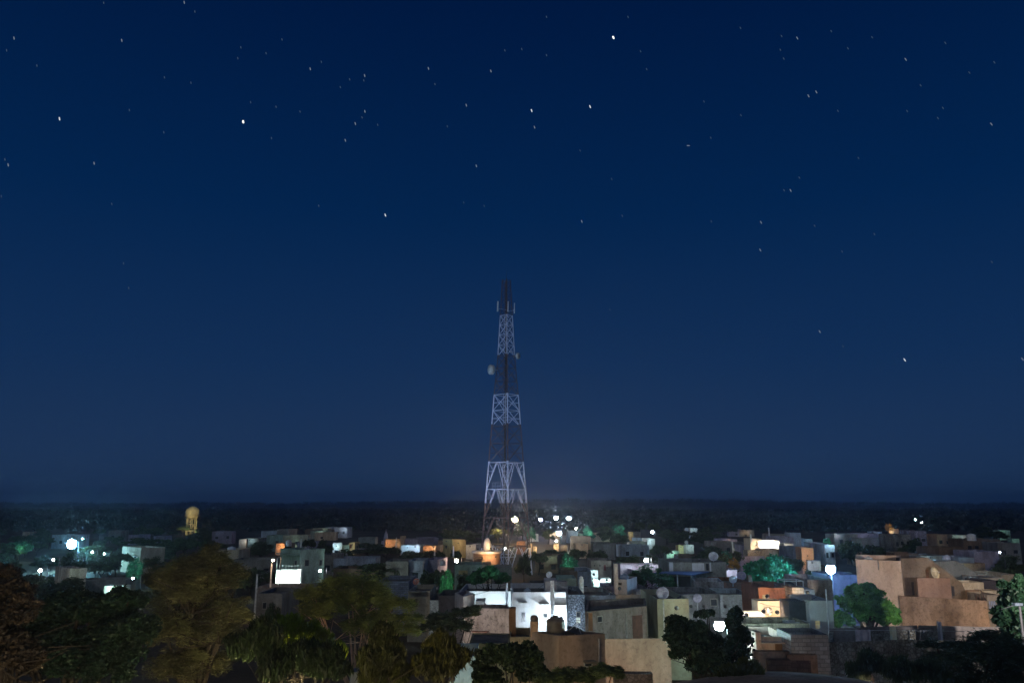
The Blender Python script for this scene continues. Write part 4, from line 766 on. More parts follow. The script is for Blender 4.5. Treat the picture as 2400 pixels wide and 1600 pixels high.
fp = [(P(1944, 1480, 61.6).x, 61.6), (P(2150, 1465, 63.2).x, 63.2), (P(2150, 1465, 63.6).x, 63.6), (P(1944, 1480, 62.).x, 62.)]; house(fp, 0, P(2090, 1469, 62.6).z, (.20, .19, .20), 'low back parapet of the rubble terrace, left part', 'wall', 'terrace_wall', .05, ref=(2000, 1475)); fp = [(P(2152, 1465, 63.2).x, 63.2), (P(2420, 1480, 61.8).x, 61.8), (P(2420, 1480, 62.2).x, 62.2), (P(2152, 1465, 63.6).x, 63.6)]; house(fp, 0, P(2200, 1467, 63).z, (.22, .2, .2), 'low back parapet of the rubble terrace, right part', 'wall', 'terrace_wall', .05, ref=(2250, 1475))
for x, wd, c, l in ((2095, 10, (.66, .68, .5), 'cream square post on the rubble terrace'), (2205, 5, (.4, .42, .5), 'small lilac post on the terrace parapet')):
    fp = rectfp(x - wd / 2, x + wd / 2, 1468, 60.5 if wd > 6 else 62.4, .4, 0); house(fp, zt_ - .9, P(x, 1468 if wd > 6 else 1466, 60.5).z, c, l, 'post', 'terrace_post', .02, ref=(x, 1478), stain=.15)
p = P(2022, 1475, 60); cl = MB(); n = 12
for i in range(n):
    x0, x1 = p.x - .55 + 1.1 * i / n, p.x - .55 + 1.1 * (i + 1) / n; y0, y1 = 60 + .08 * math.sin(i * 1.3), 60 + .08 * math.sin((i + 1) * 1.3); zb_ = p.z - 1.3 - .15 * math.sin(i * .5)
    cl.add([(x0, y0, zb_), (x1, y1, zb_), (x1, y1, p.z), (x0, y0, p.z), (x0, y0 + .03, zb_), (x1, y1 + .03, zb_), (x1, y1 + .03, p.z), (x0, y0 + .03, p.z)], [(0, 1, 2, 3), (7, 6, 5, 4), (0, 4, 5, 1), (3, 2, 6, 7)])
ct = cl.build('hanging_cloth', plain((.42, .4, .46))); tag(ct, 'pale cloth hung on a line over the rubble terrace', 'cloth')
ln = MB().bar((p.x - 4.2, 60, p.z), (p.x + 8, 60, p.z - .1), .015, 4).bar((p.x - 4.2, 60, zt_ - .5), (p.x - 4.2, 60, p.z + .1), .03).bar((p.x + 8, 60, zt_ - .5), (p.x + 8, 60, p.z), .03).build('clothes_line', STEEL); tag(ln, 'thin clothes line on two posts over the rubble terrace', 'clothes line')
# chair-like dark seat on the terrace
p = P(2168, 1492, 60.4); ch = thing('garden_chair', (p.x, 60.4, zt_ - .9), 'dark chair with a pale cloth over its back on the terrace', 'chair'); z_ = zt_ - .9
MB().box(p.x - .3, 60.2, z_ + .42, p.x + .4, 60.8, z_ + .5).build('seat', plain((.02, .02, .03)), ch); MB().box(p.x - .45, 60.2, z_ + .5, p.x - .38, 60.8, z_ + 1.1).build('backrest', plain((.02, .02, .03)), ch)
for dx in (-.28, .38):
    for dy in (.05, .55): MB().bar((p.x + dx, 60.2 + dy, z_), (p.x + dx, 60.2 + dy, z_ + .43), .03).build('leg', plain((.02, .02, .03)), ch)
# foreground brown walls and the curved parapet below the viewpoint
fp = rectfp(1768, 1850, 1525, 48, .5, -3); house(fp, 0, P(1800, 1526, 48).z, (.26, .19, .145), 'curved-top brown plaster wall near the bottom right', 'wall', 'plaster_wall', .05, ref=(1805, 1535), stain=.5)
fp = rectfp(1846, 1914, 1535, 47.5, .5, -6); hx = house(fp, 0, P(1880, 1534, 47.5).z, (.24, .165, .125), 'brown framed wall with a dark brick panel', 'wall', 'plaster_wall', .05, ref=(1880, 1545), stain=.4); feature(hx, fp, 0, (1850, 1546, 1904, 1610), 'panel', plaster((.12, .09, .09), .4, .35, .6, 'brick'), proud=.03)
fp = rectfp(1800, 1852, 1545, 46.9, .4, -3); house(fp, 0, P(1825, 1545, 46.9).z, (.13, .10, .10), 'dark brick low wall before the curved-top wall', 'wall', 'brick_wall', .05, kind='brick', ref=(1825, 1560))
cx_ = P(1890, 1578, 27) - Vector((0, 0, .38)); pr = [(0, 0), (6.2, 0), (6.2, cx_.z - .1 - 1.5), (6.05, cx_.z - 1.35), (5.0, cx_.z - .75), (3.4, cx_.z - .3), (1.6, cx_.z - .08), (.05, cx_.z)]
dm = MB().lathe((cx_.x, 27.5, 0), pr[1:], 48).build('low_dome', plaster((.36, .24, .15), .35), None, True); tag(dm, 'shallow tan plaster dome cut by the bottom edge', 'dome'); REFS.append((1890, 1585, 'shallow plaster dome'))
# bottom centre: brown peach house with pillar, tank, dish; room with brown door; lit peach wall
fp = trifp((1243, 1488, 56.2), (1309, 1489, 54.6), (1418, 1489, 55.4)); z1_ = P(1309, 1489, 54.6).z; hc = house(fp, 0, z1_, (.30, .22, .18), 'brown-peach two-storey house at the bottom centre', stain=.3, ref=(1330, 1520)); REFS.append((1330, 1530, 'brown-peach house'))
feature(hc, fp, 1, (1366, 1546, 1391, 1549), 'shade', plaster((.2, .16, .13))); feature(hc, fp, 1, (1368, 1550, 1389, 1562)); feature(hc, fp, 1, (1402, 1495, 1404, 1560), 'pipe', plain((.35, .28, .26)))
a = P(1243, 1455, 56.3); b = P(1261, 1455, 56.3); pl = thing('roof_pillar', ((a.x + b.x) / 2, 56.3, z1_ - .3), 'stout brown roof pillar with a dark round cap', 'pillar'); MB().box(a.x, 56.1, z1_ - .3, b.x, 56.6, a.z).build('shaft', plaster((.44, .28, .18)), pl); MB().ball(((a.x + b.x) / 2, 56.3, a.z + .15), .27, 10, 6).build('cap', plain((.08, .06, .05)), pl, True)
tank(1302, 1443, 56.2, .62, P(1302, 1443, 56.2).z - z1_ + .5, (.12, .09, .07), 'big dark brown tank on the brown-peach house', base=None)
dish(1349, 1476, 56.2, .62, (.05, .045, .04), 'black dish lying low on the brown-peach house roof', aim=(.25, -.2, 1), base=z1_ - .5)
a = P(1384, 1436, 60); MB().box(a.x - .13, 60, z1_ - .5, a.x + .13, 60.25, a.z).build('light_painted_post', plaster((.62, .38, .2), .1)); tag(bpy.data.objects['light_painted_post'], 'slim post with its orange light painted on, between brown-peach house and door room', 'post')  # orange lamplight is put into the post's colour
zr = P(1440, 1421, 77).z; fp = [(P(1370, 1424, 74).x, 73.5), (P(1514, 1424, 78).x, 77.5), (P(1512, 1418, 84).x, 84), (P(1372, 1418, 84).x, 82)]
hq = house(fp, 0, zr, (.30, .25, .23), 'grey-brown roof room with a tall brown door', stain=.4, ref=(1440, 1450)); feature(hq, fp, 0, (1482, 1442, 1506, 1497), 'door', plain((.10, .04, .025))); feature(hq, fp, 0, (1399, 1443, 1412, 1458)); feature(hq, fp, 0, (1465, 1436, 1468, 1496), 'pipe', plain((.25, .22, .2)))
fp = rectfp(1412, 1572, 1497, 70.5, .4, 3); zq = P(1490, 1497, 70.5).z; hq = house(fp, 0, zq, (.33, .23, .17), 'large peach-lit terrace wall below the brown door', 'wall', 'terrace_wall', .05, ref=(1490, 1530), stain=.3)
bulb(hq, (P(1432, 1500, 66).x, 66.0, 1.9), 8, (1, .6, .34), .1); bulb(hq, (P(1560, 1500, 65).x, 65.0, 1.7), 4, (1, .62, .38), .1)
fp = rectfp(1370, 1572, 1497, 71.2, 8, 3); house(fp, 0, zq - 1.1, (.2, .17, .16), 'grey terrace floor block under the brown-door room', ref=(1540, 1490), par=.05)
fp = rectfp(1440, 1530, 1578, 52, .7, 0); house(fp, 0, P(1480, 1578, 52).z, (.16, .13, .13), 'low dark rubble wall before the peach-lit terrace wall', 'wall', 'rubble_wall', .05, kind='stone', ref=(1480, 1580))
# pale blue roofs low behind the front trees
fp = rectfp(1055, 1115, 1537, 55, 5, 0); hx = house(fp, 0, P(1085, 1537, 55).z, (.42, .54, .58), 'pale blue-green wall behind the drooping-leaf trees', stain=.3, ref=(1085, 1550)); bulb(hx, P(1060, 1590, 52), 3.2, CYAN, .06)
fp = rectfp(1100, 1195, 1507, 66, 5, 0); hx = house(fp, 0, P(1150, 1507, 66).z, (.34, .30, .18), 'low mustard yard wall below the stained pink house', 'wall', 'yard_wall', .05, stain=.4, ref=(1150, 1512)); bulb(hx, P(1170, 1540, 58), 2.4, (1, .8, .35), .06)
fp = rectfp(1195, 1245, 1492, 67, 5, 0); house(fp, 0, P(1220, 1492, 67).z, (.34, .24, .14), 'brown low roof between the rust pillar and the brown-peach house', ref=(1225, 1500))
fp = rectfp(820, 870, 1575, 52, 5, 0); hx = house(fp, 0, P(845, 1575, 52).z, (.36, .42, .46), 'grey-blue roof at the foot of the thorn tree', ref=(845, 1585)); 
# peach house on the right
fpA = [(P(2005, 1312, 97).x, 97), (P(2111, 1314, 94).x, 94), (P(2113, 1314, 104).x, 104), (P(2006, 1312, 106).x, 106)]
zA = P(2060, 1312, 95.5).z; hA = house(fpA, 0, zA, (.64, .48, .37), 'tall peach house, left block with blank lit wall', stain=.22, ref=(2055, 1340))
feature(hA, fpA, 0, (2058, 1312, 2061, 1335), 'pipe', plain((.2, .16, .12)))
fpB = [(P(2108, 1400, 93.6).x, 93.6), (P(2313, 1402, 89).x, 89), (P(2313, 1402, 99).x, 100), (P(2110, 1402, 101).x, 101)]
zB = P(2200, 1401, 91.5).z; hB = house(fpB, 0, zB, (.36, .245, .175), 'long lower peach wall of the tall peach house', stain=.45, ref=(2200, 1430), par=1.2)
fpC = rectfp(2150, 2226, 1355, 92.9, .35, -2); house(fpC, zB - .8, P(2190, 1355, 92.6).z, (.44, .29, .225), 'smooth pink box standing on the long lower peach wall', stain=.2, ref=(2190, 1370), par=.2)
# gable wall behind the box
YG = 100.; q = [(2111, 1308), (2175, 1306), (2255, 1366), (2270, 1402), (2111, 1402)]
v = [P(x, y, YG) for x, y in q]; v = v + [p_ + Vector((0, 1.2, 0)) for p_ in v]; n = 5
gw = thing('gable_wall', (v[0].x, YG, 0), 'sloping gable wall behind the smooth pink box', 'wall'); MB().add(v, [tuple(range(n))[::-1], tuple(range(n, 2 * n))] + [(i, (i + 1) % n, n + (i + 1) % n, n + i) for i in range(n)]).build('wall', plaster((.22, .18, .15), .35), gw)
fq = [(v[0].x, YG), (v[3].x, YG), (v[3].x, YG + 1), (v[0].x, YG + 1)]
q = [(2168, 1322), (2148, 1340), (2142, 1362), (2142, 1400), (2152, 1400)]
feature(gw, fq, 0, (2136, 1363, 2144, 1394), 'door', plain((.02, .02, .03))); feature(gw, fq, 0, (2147, 1360, 2154, 1394), 'door', plain((.015, .015, .02))); feature(gw, fq, 0, (2229, 1373, 2238, 1396), 'door', plain((.02, .02, .03))); feature(gw, fq, 0, (2169, 1334, 2178, 1354), 'door', plain((.12, .05, .03)))  # first two slabs paint the shade inside tall openings, no door leaves there
dish(2192, 1342, 97, .72, (.40, .38, .30), 'large dish on the roof behind the smooth pink box', aim=(.5, -1, .3), base=zB - .5)
YG = 118.; q = [(2192, 1316), (2240, 1313), (2292, 1344), (2294, 1372), (2192, 1372)]; v = [P(x, y, YG) for x, y in q]; v = v + [p_ + Vector((0, 1.2, 0)) for p_ in v]
g2 = thing('gable_wall', (v[0].x, YG, 0), 'second dim sloping gable wall farther behind the peach house', 'wall'); MB().add(v, [tuple(range(n))[::-1], tuple(range(n, 2 * n))] + [(i, (i + 1) % n, n + (i + 1) % n, n + i) for i in range(n)]).build('wall', plaster((.30, .27, .22), .3), g2)
fp = rectfp(2256, 2305, 1364, 101, 3, 0); hx = house(fp, 0, P(2280, 1364, 101).z, (.72, .64, .5), 'speckled cream-lit wall right of the gable wall', stain=.3, ref=(2280, 1375), bump=1); bulb(hx, P(2270, 1352, 95.5), 9, WARM, .06)
fp = rectfp(2303, 2337, 1360, 103, 4, 0); house(fp, 0, P(2320, 1360, 103).z, (.10, .09, .11), 'dark box shed right of the speckled cream wall', ref=(2320, 1370), par=.1)
fp = rectfp(2293, 2353, 1353, 112, 4, 0); house(fp, 0, P(2320, 1353, 112).z, (.5, .42, .34), 'pale tan wall behind the dark box shed', ref=(2345, 1358), par=.1)
fp = rectfp(2304, 2345, 1384, 99, 2, 0); house(fp, 0, P(2325, 1384, 99).z, (.62, .54, .42), 'low cream ledge below the dark box shed', ref=(2330, 1388), par=.1)
H(2345, 2384, 1346, 5.4, CR, 'small cream roof slab near the right-edge tree', nwin=0, rot=0, group=None)
fp = rectfp(2313, 2345, 1394, 92, 4, 0); hx = house(fp, 0, P(2330, 1394, 92).z, (.36, .3, .24), 'house end with a bright window grille by the right-edge tree', ref=(2330, 1410)); feature(hx, fp, 0, (2316, 1408, 2336, 1430), 'lit', glow((.62, .68, 1), .35)); bulb(hx, P(2338, 1470, 86), 6, WARM, .08)
# rooftop tanks of the far rows
for (x, y, Y_, r_, h_, c, l) in ((543, 1280, YH(1288, 6) + 3, .9, 1.5, (.7, .7, .75), 'white tank on the dim cream house behind the olive tree'), (497, 1283, 190, .6, 1.2, (.6, .6, .65), 'small white tank showing over the olive tree crown'),
    (677, 1265, 220, .8, 1.6, (.75, .68, .66), 'pale round tank over the dark round bush'), (2276, 1250, 215, 1.1, 1.8, (.7, .68, .66), 'big white tank on the very long brown house'), (2219, 1300, 150, .6, 1.3, (.6, .6, .68), 'small white tank behind the peach house gable'),
    (1609, 1236, 330, .8, 2.2, (.6, .7, .75), 'narrow white tank left of the tiny bright white house'), (720, 1284, g_green + 5, .6, .8, (.3, .36, .45), 'blue-grey tank on the green-lit house'), (1038, 1312, 150, .0 + .5, 1., (.3, .3, .35), 'small grey tank left of the mast legs')):
    tank(x, y, Y_, r_, h_, c, l, base=0 if r_ else None)
dish(1609, 1270, YH(1276, 4.6) - 1, .55, (.4, .4, .42), 'small grey dish above the low dark brown house', base=0)
for (x, y0, y1, Y_, l) in ((1019, 1283, 1292, 200, 'short white post below the orange-lit courtyard house'), (1063, 1279, 1292, 185, 'white post in front of the yellow-lit house'), (706, 1262, 1286, 165, 'white spike-shaped mast on the green-lit house roof'), (1802, 1236, 1250, 250, 'thin mast on the dim long roof'), (929, 1259, 1272, 200, 'white post on the orange-lit low house'), (1760, 1251, 1262, 200, 'small white post on the cream block'), (637, 1319, 1345, 120, 'unlit street pole left of the glaring white wall'), (603, 1345, 1392, 104, 'grey telegraph pole left of the shed roof')):
    a = P(x, y0, Y_); zb_ = max(0, P(x, y1, Y_).z - 1) if Y_ > 121 else 0; o = MB().bar((a.x, Y_, zb_), a, .22 if Y_ > 121 else .14, 6, .12).build('roof_post' if Y_ > 121 else 'utility_pole', plain((.7, .7, .66))); tag(o, l, 'post' if Y_ > 121 else 'pole', None)
# unlit street lamp by the right edge
a = P(2383, 1416, 46); sl_ = thing('street_lamp', (P(2395, 1470, 46).x, 46, 0), 'unlit street lamp on a grey pole before the right-edge tree', 'street lamp'); MB().bar((P(2395, 1470, 46).x, 46, 0), (a.x + .15, 46, a.z - .1), .1, 8, .07).build('pole', plain((.06, .065, .075)), sl_); MB().box(a.x - .22, 45.8, a.z - .05, a.x + .24, 46.1, a.z + .1).build('lamp_head', plain((.10, .13, .18)), sl_)
MB().bar((a.x, 46, a.z), (a.x - .9, 46, a.z - .25), .025).build('arm', plain((.08, .09, .1)), sl_)
# ---------------------------------------------------------------- lit lamps
lamp_post(168, 1274, 200, 700, (.28, .74, 1), 1.15, 'very bright blue-white lamp at far left', arm=1.5)
lamp_post(1947, 1333, 105, 380, (.26, .58, 1), .62, 'dazzling blue-white lamp beside the tall peach house', arm=.2)
lamp_post(94, 1336, 130, 10, (.8, .9, 1), .35, 'small white lamp below left of the very bright lamp')
lamp_post(1207, 1216, 330, 600, (1, .70, .42), 1.1, 'warm orange-white lamp right beside the mast')
lamp_post(1267, 1217, 420, 180, (.55, .55, 1), .7, 'violet-white lamp, leftmost of the far row of three')
lamp_post(1303, 1213, 420, 300, (.72, .86, 1), .9, 'white lamp, middle of the far row of three')
lamp_post(1333, 1214, 420, 300, (.78, .9, 1), .9, 'white lamp, rightmost of the far row of three')
lamp_post(1310, 1249, 290, 260, (.75, .92, 1), .8, 'star-like white lamp below the far row of three')
lamp_post(1304, 1267, 230, 8, (.8, .95, 1), .3, 'small white lamp under the star-like lamp')
lamp_post(1515, 1312, 160, 60, (.85, .98, .95), .42, 'white lamp over the long lilac-grey wall')
lamp_post(1529, 1246, 300, 40, (.75, .9, 1), .55, 'white lamp among the dark centre trees')
lamp_post(1686, 1465, 62, 110, (.66, 1, .97), .4, 'glaring white lamp inside the dark tree right of centre', arm=.7)
lamp_post(750, 1337, 138, 9, (.95, .95, 1), .24, 'small round white lamp on the green-lit house side')
lamp_post(1070, 1313, 165, 22, (1, .72, .5), .36, 'small orange-white lamp left of the mast')
lamp_post(1183, 1283, 215, 14, (.95, 1, .95), .36, 'small white lamp touching the mast lattice')
lamp_post(1350, 1238, 310, 10, (1, .8, .6), .4, 'small warm lamp above the teal-lit wall')
lamp_post(216, 1293, 180, 4, (.9, .95, 1), .26, 'tiny white lamp right of the very bright lamp')
lamp_post(244, 1297, 170, 2.5, (.5, 1, .9), .22, 'tiny green-white lamp in the left trees')
lamp_post(193, 1262, 210, 2.5, (.4, .9, .8), .24, 'tiny teal lamp up right of the very bright lamp')
lamp_post(2145, 1217, 430, 14, (.6, 1, .9), .5, 'tiny green-white lamp at the far edge of town')
lamp_post(2160, 1224, 380, 8, (.9, .95, 1), .36, 'tiny white lamp below the tiny green-white lamp')
lamp_post(1622, 1361, 110, 2.2, (1, .9, .75), .16, 'small warm lamp on the awning column')
lamp_post(311, 1354, 120, 3, (.8, .85, 1), .2, 'small blue-white lamp under the lit branches at left')
lamp_post(125, 1311, 150, 3, (1, .9, .85), .24, 'small cream lamp near the left lit roofs')
lamp_post(2344, 1294, 160, 1.5, (.8, .9, 1), .2, 'tiny white lamp right of the shed with pale posts')
lamp_post(640, 1312, 118, 9, (1, .62, .38), .22, 'small orange lamp under the dark tree left of the green-lit house')
# lamps that stand where the photo shows only their light
unseen_lamp((-9.5, 35, 6.4), 80, (1, .80, .40), 'sodium street lamp hidden below the yellow-green tree', a=.12)
unseen_lamp((-7, 13, 5.5), 330, (1, .76, .44), 'sodium lamp below the viewpoint lighting the near trees', a=.25)
unseen_lamp((24, 18, 13.5), 3500, (1, .88, .79), 'warm floodlight on a tall pole beside the viewpoint aimed at the peach house', (49, 96, 6.8), 26, .3)
unseen_lamp((15, 36, 8.0), 15, (1, .66, .44), 'small sodium lamp below the viewpoint aimed at the brown walls', (21, 50, 6.2), 58, a=.1)
unseen_lamp((-34, 170, 6), 850, (.50, .62, 1.0), 'blue-white floodlight aimed up at the mast', (TX, TY, 30), 75, .3)
unseen_lamp((wp.x + 16, WY - 40, 2.6), 1500, (1, .84, .46), 'warm floodlight aimed up at the water tower', (wp.x, WY, 10), 40, .2)
# ---------------------------------------------------------------- trees between the houses: (px, top py, width px, height, look, foliage colour with lamp tint in it)
GL, TL, OC = (.05, .22, .09), (.04, .20, .13), (.26, .17, .05)  # lamp tints put into the leaf colour of the lit trees
for a in [(676,1270,24,5,'round black-green',None),(726,1260,36,6,'big black-green',None),(757,1262,28,6,'dark round',None),(772,1276,26,5.5,'dark low',None),(812,1284,52,6,'wide dark domed',None),
 (612,1267,76,6.4,'big dim green',None),(640,1331,44,4.5,'dark leafy',None),(868,1270,90,5,'dim green spreading',None),(905,1278,84,5,'dim teal-green',None),(962,1289,96,5,'olive spreading',None),(1012,1287,70,5,'dim olive',None),(1068,1286,44,5,'dark brown-green',None),
 (884,1316,130,5.6,'wide dark',None),(1012,1332,84,6,'dark blue-green',None),(1048,1342,54,6,'green-lit',GL),(1086,1340,44,5.4,'dark thin',None),(1064,1236,90,7,'dim olive far',None),(1116,1247,90,6,'dim far',None),(1168,1236,64,6.5,'olive-lit',(.12,.12,.04)),(1225,1226,64,7.5,'dim brown-green',None),
 (1246,1238,30,6,'teal-lit',TL),(1284,1240,34,6,'dark small',None),(1378,1235,40,6.5,'teal-lit slim',TL),(1412,1231,56,7,'dark domed',None),(1450,1228,42,7.5,'dim teal',TL),(1430,1240,60,6,'black-green',None),(1452,1253,58,6,'dark ragged',None),
 (1500,1222,46,8,'tall dim green',None),(1532,1223,34,8,'slim dim green',None),(1562,1238,56,6.5,'dark spreading',None),(1602,1242,60,6.5,'dim spreading',None),(1650,1237,70,7,'black round',None),(1664,1247,76,6.5,'big black',None),(1590,1252,86,6,'wide black-green',None),(1696,1226,64,7,'dim tall',None),
 (1350,1284,74,5.5,'dark bushy',None),(1302,1281,80,5.5,'dark dense',None),(1262,1290,74,5.5,'black bushy',None),(1228,1300,50,5.5,'dark leaning',None),(1332,1301,60,5,'teal-lit feathery',TL),(1398,1286,60,5.5,'dim thin',None),(1470,1300,76,5.5,'dark domed',None),(1548,1274,54,6,'dark upright',None),(1524,1292,42,5.5,'dark narrow',None),
 (1662,1284,96,6.5,'wide black',None),(1700,1288,34,5.5,'dim teal small',TL),(1722,1284,40,5.5,'dark small',None),(1718,1306,34,4.5,'rust-brown leafless-looking',OC),(1852,1309,70,5.5,'dark ragged',None),(1900,1332,60,5.5,'dark bushy',None),(1938,1259,28,6,'teal-lit low',TL),
 (1994,1271,90,6,'wide dark',None),(2052,1281,120,5.6,'long dark',None),(2142,1264,66,6,'dark green ragged',None),(2116,1282,50,5.5,'dim brown-green',None),(2164,1291,64,5,'dark low',None),(2082,1224,24,8,'ochre-lit',OC),(2186,1213,22,7,'tiny teal',TL),(2230,1322,44,4.5,'dark small',None),
 (2364,1298,66,5.6,'dark round',None),(2345,1326,90,5,'dim low',None),(2325,1240,80,6,'dark far',None),(2300,1232,60,6.5,'dim far',None),(48,1262,64,6.5,'teal-lit tall',(.04,.15,.08)),(14,1270,60,6,'dark teal',None),(104,1300,90,5.5,'dark dense',None),(122,1302,40,5,'lit teal small',TL),(222,1275,110,6,'dark green domed',None),
 (276,1292,80,5.5,'dark green low',None),(236,1312,120,5,'wide dark green',None),(318,1312,56,5.5,'teal-lit feathery',TL),(356,1302,60,5.5,'dim green',None),(332,1233,46,7,'brown-tinged far',None),(364,1230,48,7,'brown-tinged',None),(402,1262,80,6,'black dense',None),(434,1258,70,6.5,'black domed',None),(338,1258,112,6,'wide black',None),
 (466,1262,60,6,'dark small',None),(505,1270,80,6,'dark spreading',None),(62,1338,90,4.5,'black dense',None),(118,1346,54,4.2,'dark ragged',None),(590,1334,60,4.5,'dark leafy',None),(556,1334,60,4.5,'dark bushy',None),(170,1300,90,5.4,'dark blue-green',None),(20,1310,80,5,'black bushy',None),
 (700,1385,120,4.4,'dim teal-grey',None),(760,1352,90,5,'dark spreading',None),(860,1345,110,5,'dark brown-green',None),(640,1420,60,4,'dim teal',None),(930,1345,60,5.5,'dark blue-green',None),(1860,1395,40,2.5,'dark tiny',None)]:
    Y_ = None
    midtree(a[0], a[1], a[2], None, a[3], None, a[4], a[5])
for (px, py, Y_, X, c) in ((1046, 1352, None, 14, GRN), (1332, 1312, None, 16, GRN), (1938, 1266, None, 20, GRN), (48, 1290, None, 30, GRN), (318, 1326, None, 16, GRN), (1378, 1245, None, 25, GRN), (1168, 1250, None, 60, (1, .9, .5)), (2082, 1232, None, 25, WARM), (1450, 1240, None, 30, GRN), (1718, 1312, None, 10, WARM)):
    o = min((m for m in MIDT), key=lambda m: abs(m[1] - px) + abs(m[2] - py)); e = o[0]
    p = P(px, py, e.location.y - 4.5); hooded(e, (0, 0, 0), X, c)
    l = e.children[-1] if False else [k for k in bpy.data.objects if k.name.startswith('wall_lamp') and k.parent == e][-1]
    l.parent = None; l.location = p; tag(l, 'shaded lamp lighting the %s tree%s' % (o[3], {1332: ' below the pale olive wall', 318: ' near the two-tone house'}.get(px, '')), 'lamp')
# ---------------------------------------------------------------- more trees and dim huts that fill the gaps of the town
FR = random.Random(23); NF = 0; HUTS = []
def free(px, top, base, w_):
    return not any(abs(r_[0] - px) < w_ / 2 + 16 and top - 5 < r_[1] < base + 4 for r_ in REFS)
for _ in range(900):
    if NF >= 80: break
    px = FR.uniform(0, 2400) if FR.random() < .6 else FR.uniform(0, 640); Y_ = 120 * (430 / 120) ** FR.random(); h = FR.uniform(3.4, 5.6)
    top = 800 + FPX * math.tan(math.atan((CAMZ - h) / Y_) + TH); base = 800 + FPX * math.tan(math.atan(CAMZ / Y_) + TH)
    wpx = FR.uniform(5, 10) / Y_ * FPX * .9
    if not free(px, top, base, wpx): continue
    midtree(px, top, wpx, Y_, 0, None, FR.choice(['dark small', 'dim bushy', 'dark round', 'black ragged', 'dim low', 'dark blue-green']), None); NF += 1
NF = 0
for _ in range(900):
    if NF >= 34: break
    px = FR.uniform(20, 2390); h = FR.uniform(3.2, 5.2); Y_ = 150 * (420 / 150) ** FR.random(); wpx = FR.uniform(5, 11) / Y_ * FPX
    top = 800 + FPX * math.tan(math.atan((CAMZ - h) / Y_) + TH); base = 800 + FPX * math.tan(math.atan(CAMZ / Y_) + TH)
    if px < 480 or not free(px, top, base, wpx) or any(abs(q[1] - px) < wpx / 2 and abs(q[2] - top) < 8 for q in MIDT): continue
    c_ = FR.choice([(GR, 'grey'), (BK, 'brown'), (BL, 'bluish'), (LI, 'lilac'), (CR, 'tan'), (PE, 'pinkish')])
    lit = [(px + FR.uniform(-.2, .2) * wpx, top + 4, 2, FR.uniform(2, 6), FR.choice([WARM, LED, GRN, CYAN]))] if FR.random() < .35 else None  # lamps added to random huts to bring more light into the town
    nr = len(REFS); t, _f = H(px - wpx / 2, px + wpx / 2, top, h, c_[0], 'x', nwin=FR.choice([1, 2]), lit=lit); del REFS[nr:]
    HUTS.append((t, px, top, ('faintly lit' if lit else 'dim') + ' low ' + c_[1])); NF += 1
# ---------------------------------------------------------------- the nearer trees
DG, OL, YG_, MG = (.055, .10, .055), (.13, .11, .04), (.16, .23, .02), (.022, .042, .018)
tree('broadleaf_tree', 100, [(1148, 1352, 34, 24), (1118, 1360, 22, 18), (1180, 1358, 20, 18), (1142, 1338, 18, 14)], 5000, .3, GL, 'green-lit mango-like tree behind the long white wing', r0=.3)
tree('broadleaf_tree', 108, [(1525, 1358, 50, 28), (1492, 1362, 26, 24), (1560, 1368, 26, 22)], 5000, .24, (.03, .12, .06), 'dim green tree mass behind the white water-tank room', 'feather', r0=.3)
tree('broadleaf_tree', 112, [(1800, 1335, 52, 30), (1768, 1345, 30, 26), (1835, 1342, 28, 26), (1800, 1362, 46, 16)], 9000, .26, (.03, .24, .11), 'round bright green-lit tree left of the brightest lamp', r0=.35)  # green lamplight put into this crown's leaf colour
tree('neem_tree', 84, [(2030, 1430, 62, 40), (2015, 1388, 32, 24), (2072, 1445, 42, 32), (1975, 1455, 28, 26), (2035, 1374, 14, 11), (2052, 1392, 20, 16), (2000, 1412, 34, 26), (2090, 1450, 26, 20)], 22000, .19, (.09, .26, .07), 'bushy neem tree before the blank lit wall of the peach house', r0=.35, clumps=34)
tree('neem_tree', 48, [(2385, 1400, 44, 44), (2370, 1450, 42, 50), (2400, 1500, 50, 50), (2395, 1372, 26, 22)], 20000, .16, (.018, .055, .032), 'dark green tree cut by the right edge, behind the unlit lamp', r0=.3)
tree('broadleaf_tree', 40, [(120, 1440, 75, 42), (215, 1440, 90, 55), (300, 1490, 80, 70), (90, 1540, 80, 80), (200, 1550, 120, 80), (170, 1410, 60, 30), (290, 1410, 50, 36)], 80000, .10, (.014, .038, .026), 'big dark green tree filling the lower left', r0=.5, clumps=40)
tree('broadleaf_tree', 30, [(10, 1400, 60, 60), (30, 1450, 55, 55), (0, 1350, 26, 36), (20, 1540, 70, 70)], 42000, .08, (.044, .035, .030), 'brown-leaved tree cut by the left edge', r0=.35, clumps=36, bark=BARK)
tree('casuarina_tree', 44, [(455, 1350, 70, 56), (492, 1300, 24, 30), (468, 1320, 24, 26), (520, 1318, 26, 28), (545, 1360, 40, 46), (428, 1330, 30, 26), (430, 1400, 90, 70), (530, 1440, 60, 50), (390, 1360, 50, 50), (500, 1500, 70, 50), (420, 1480, 90, 60), (450, 1560, 90, 60)], 80000, .085, (.12, .125, .07), 'huge feathery olive-brown tree left of the glaring white wall', 'feather', r0=.5, clumps=44, fluff=.5)
thorn = tree('thorn_tree', 58, [(820, 1372, 90, 26), (730, 1395, 50, 24), (880, 1405, 70, 28), (800, 1420, 90, 34), (935, 1420, 50, 22), (960, 1450, 46, 14), (930, 1475, 70, 22), (860, 1470, 70, 26), (740, 1440, 46, 24), (880, 1450, 60, 20)], 44000, .10, (.22, .25, .08), 'spreading thorn tree with bare lit limbs and thin ochre leaves', 'feather', trunk_px=(822, 1560), r0=.3, clumps=24, fork=.32, fluff=.8, bark=plaster((.6, .4, .3), .3, 2, .3))  # pale orange bark colour carries the lamplight on the limbs
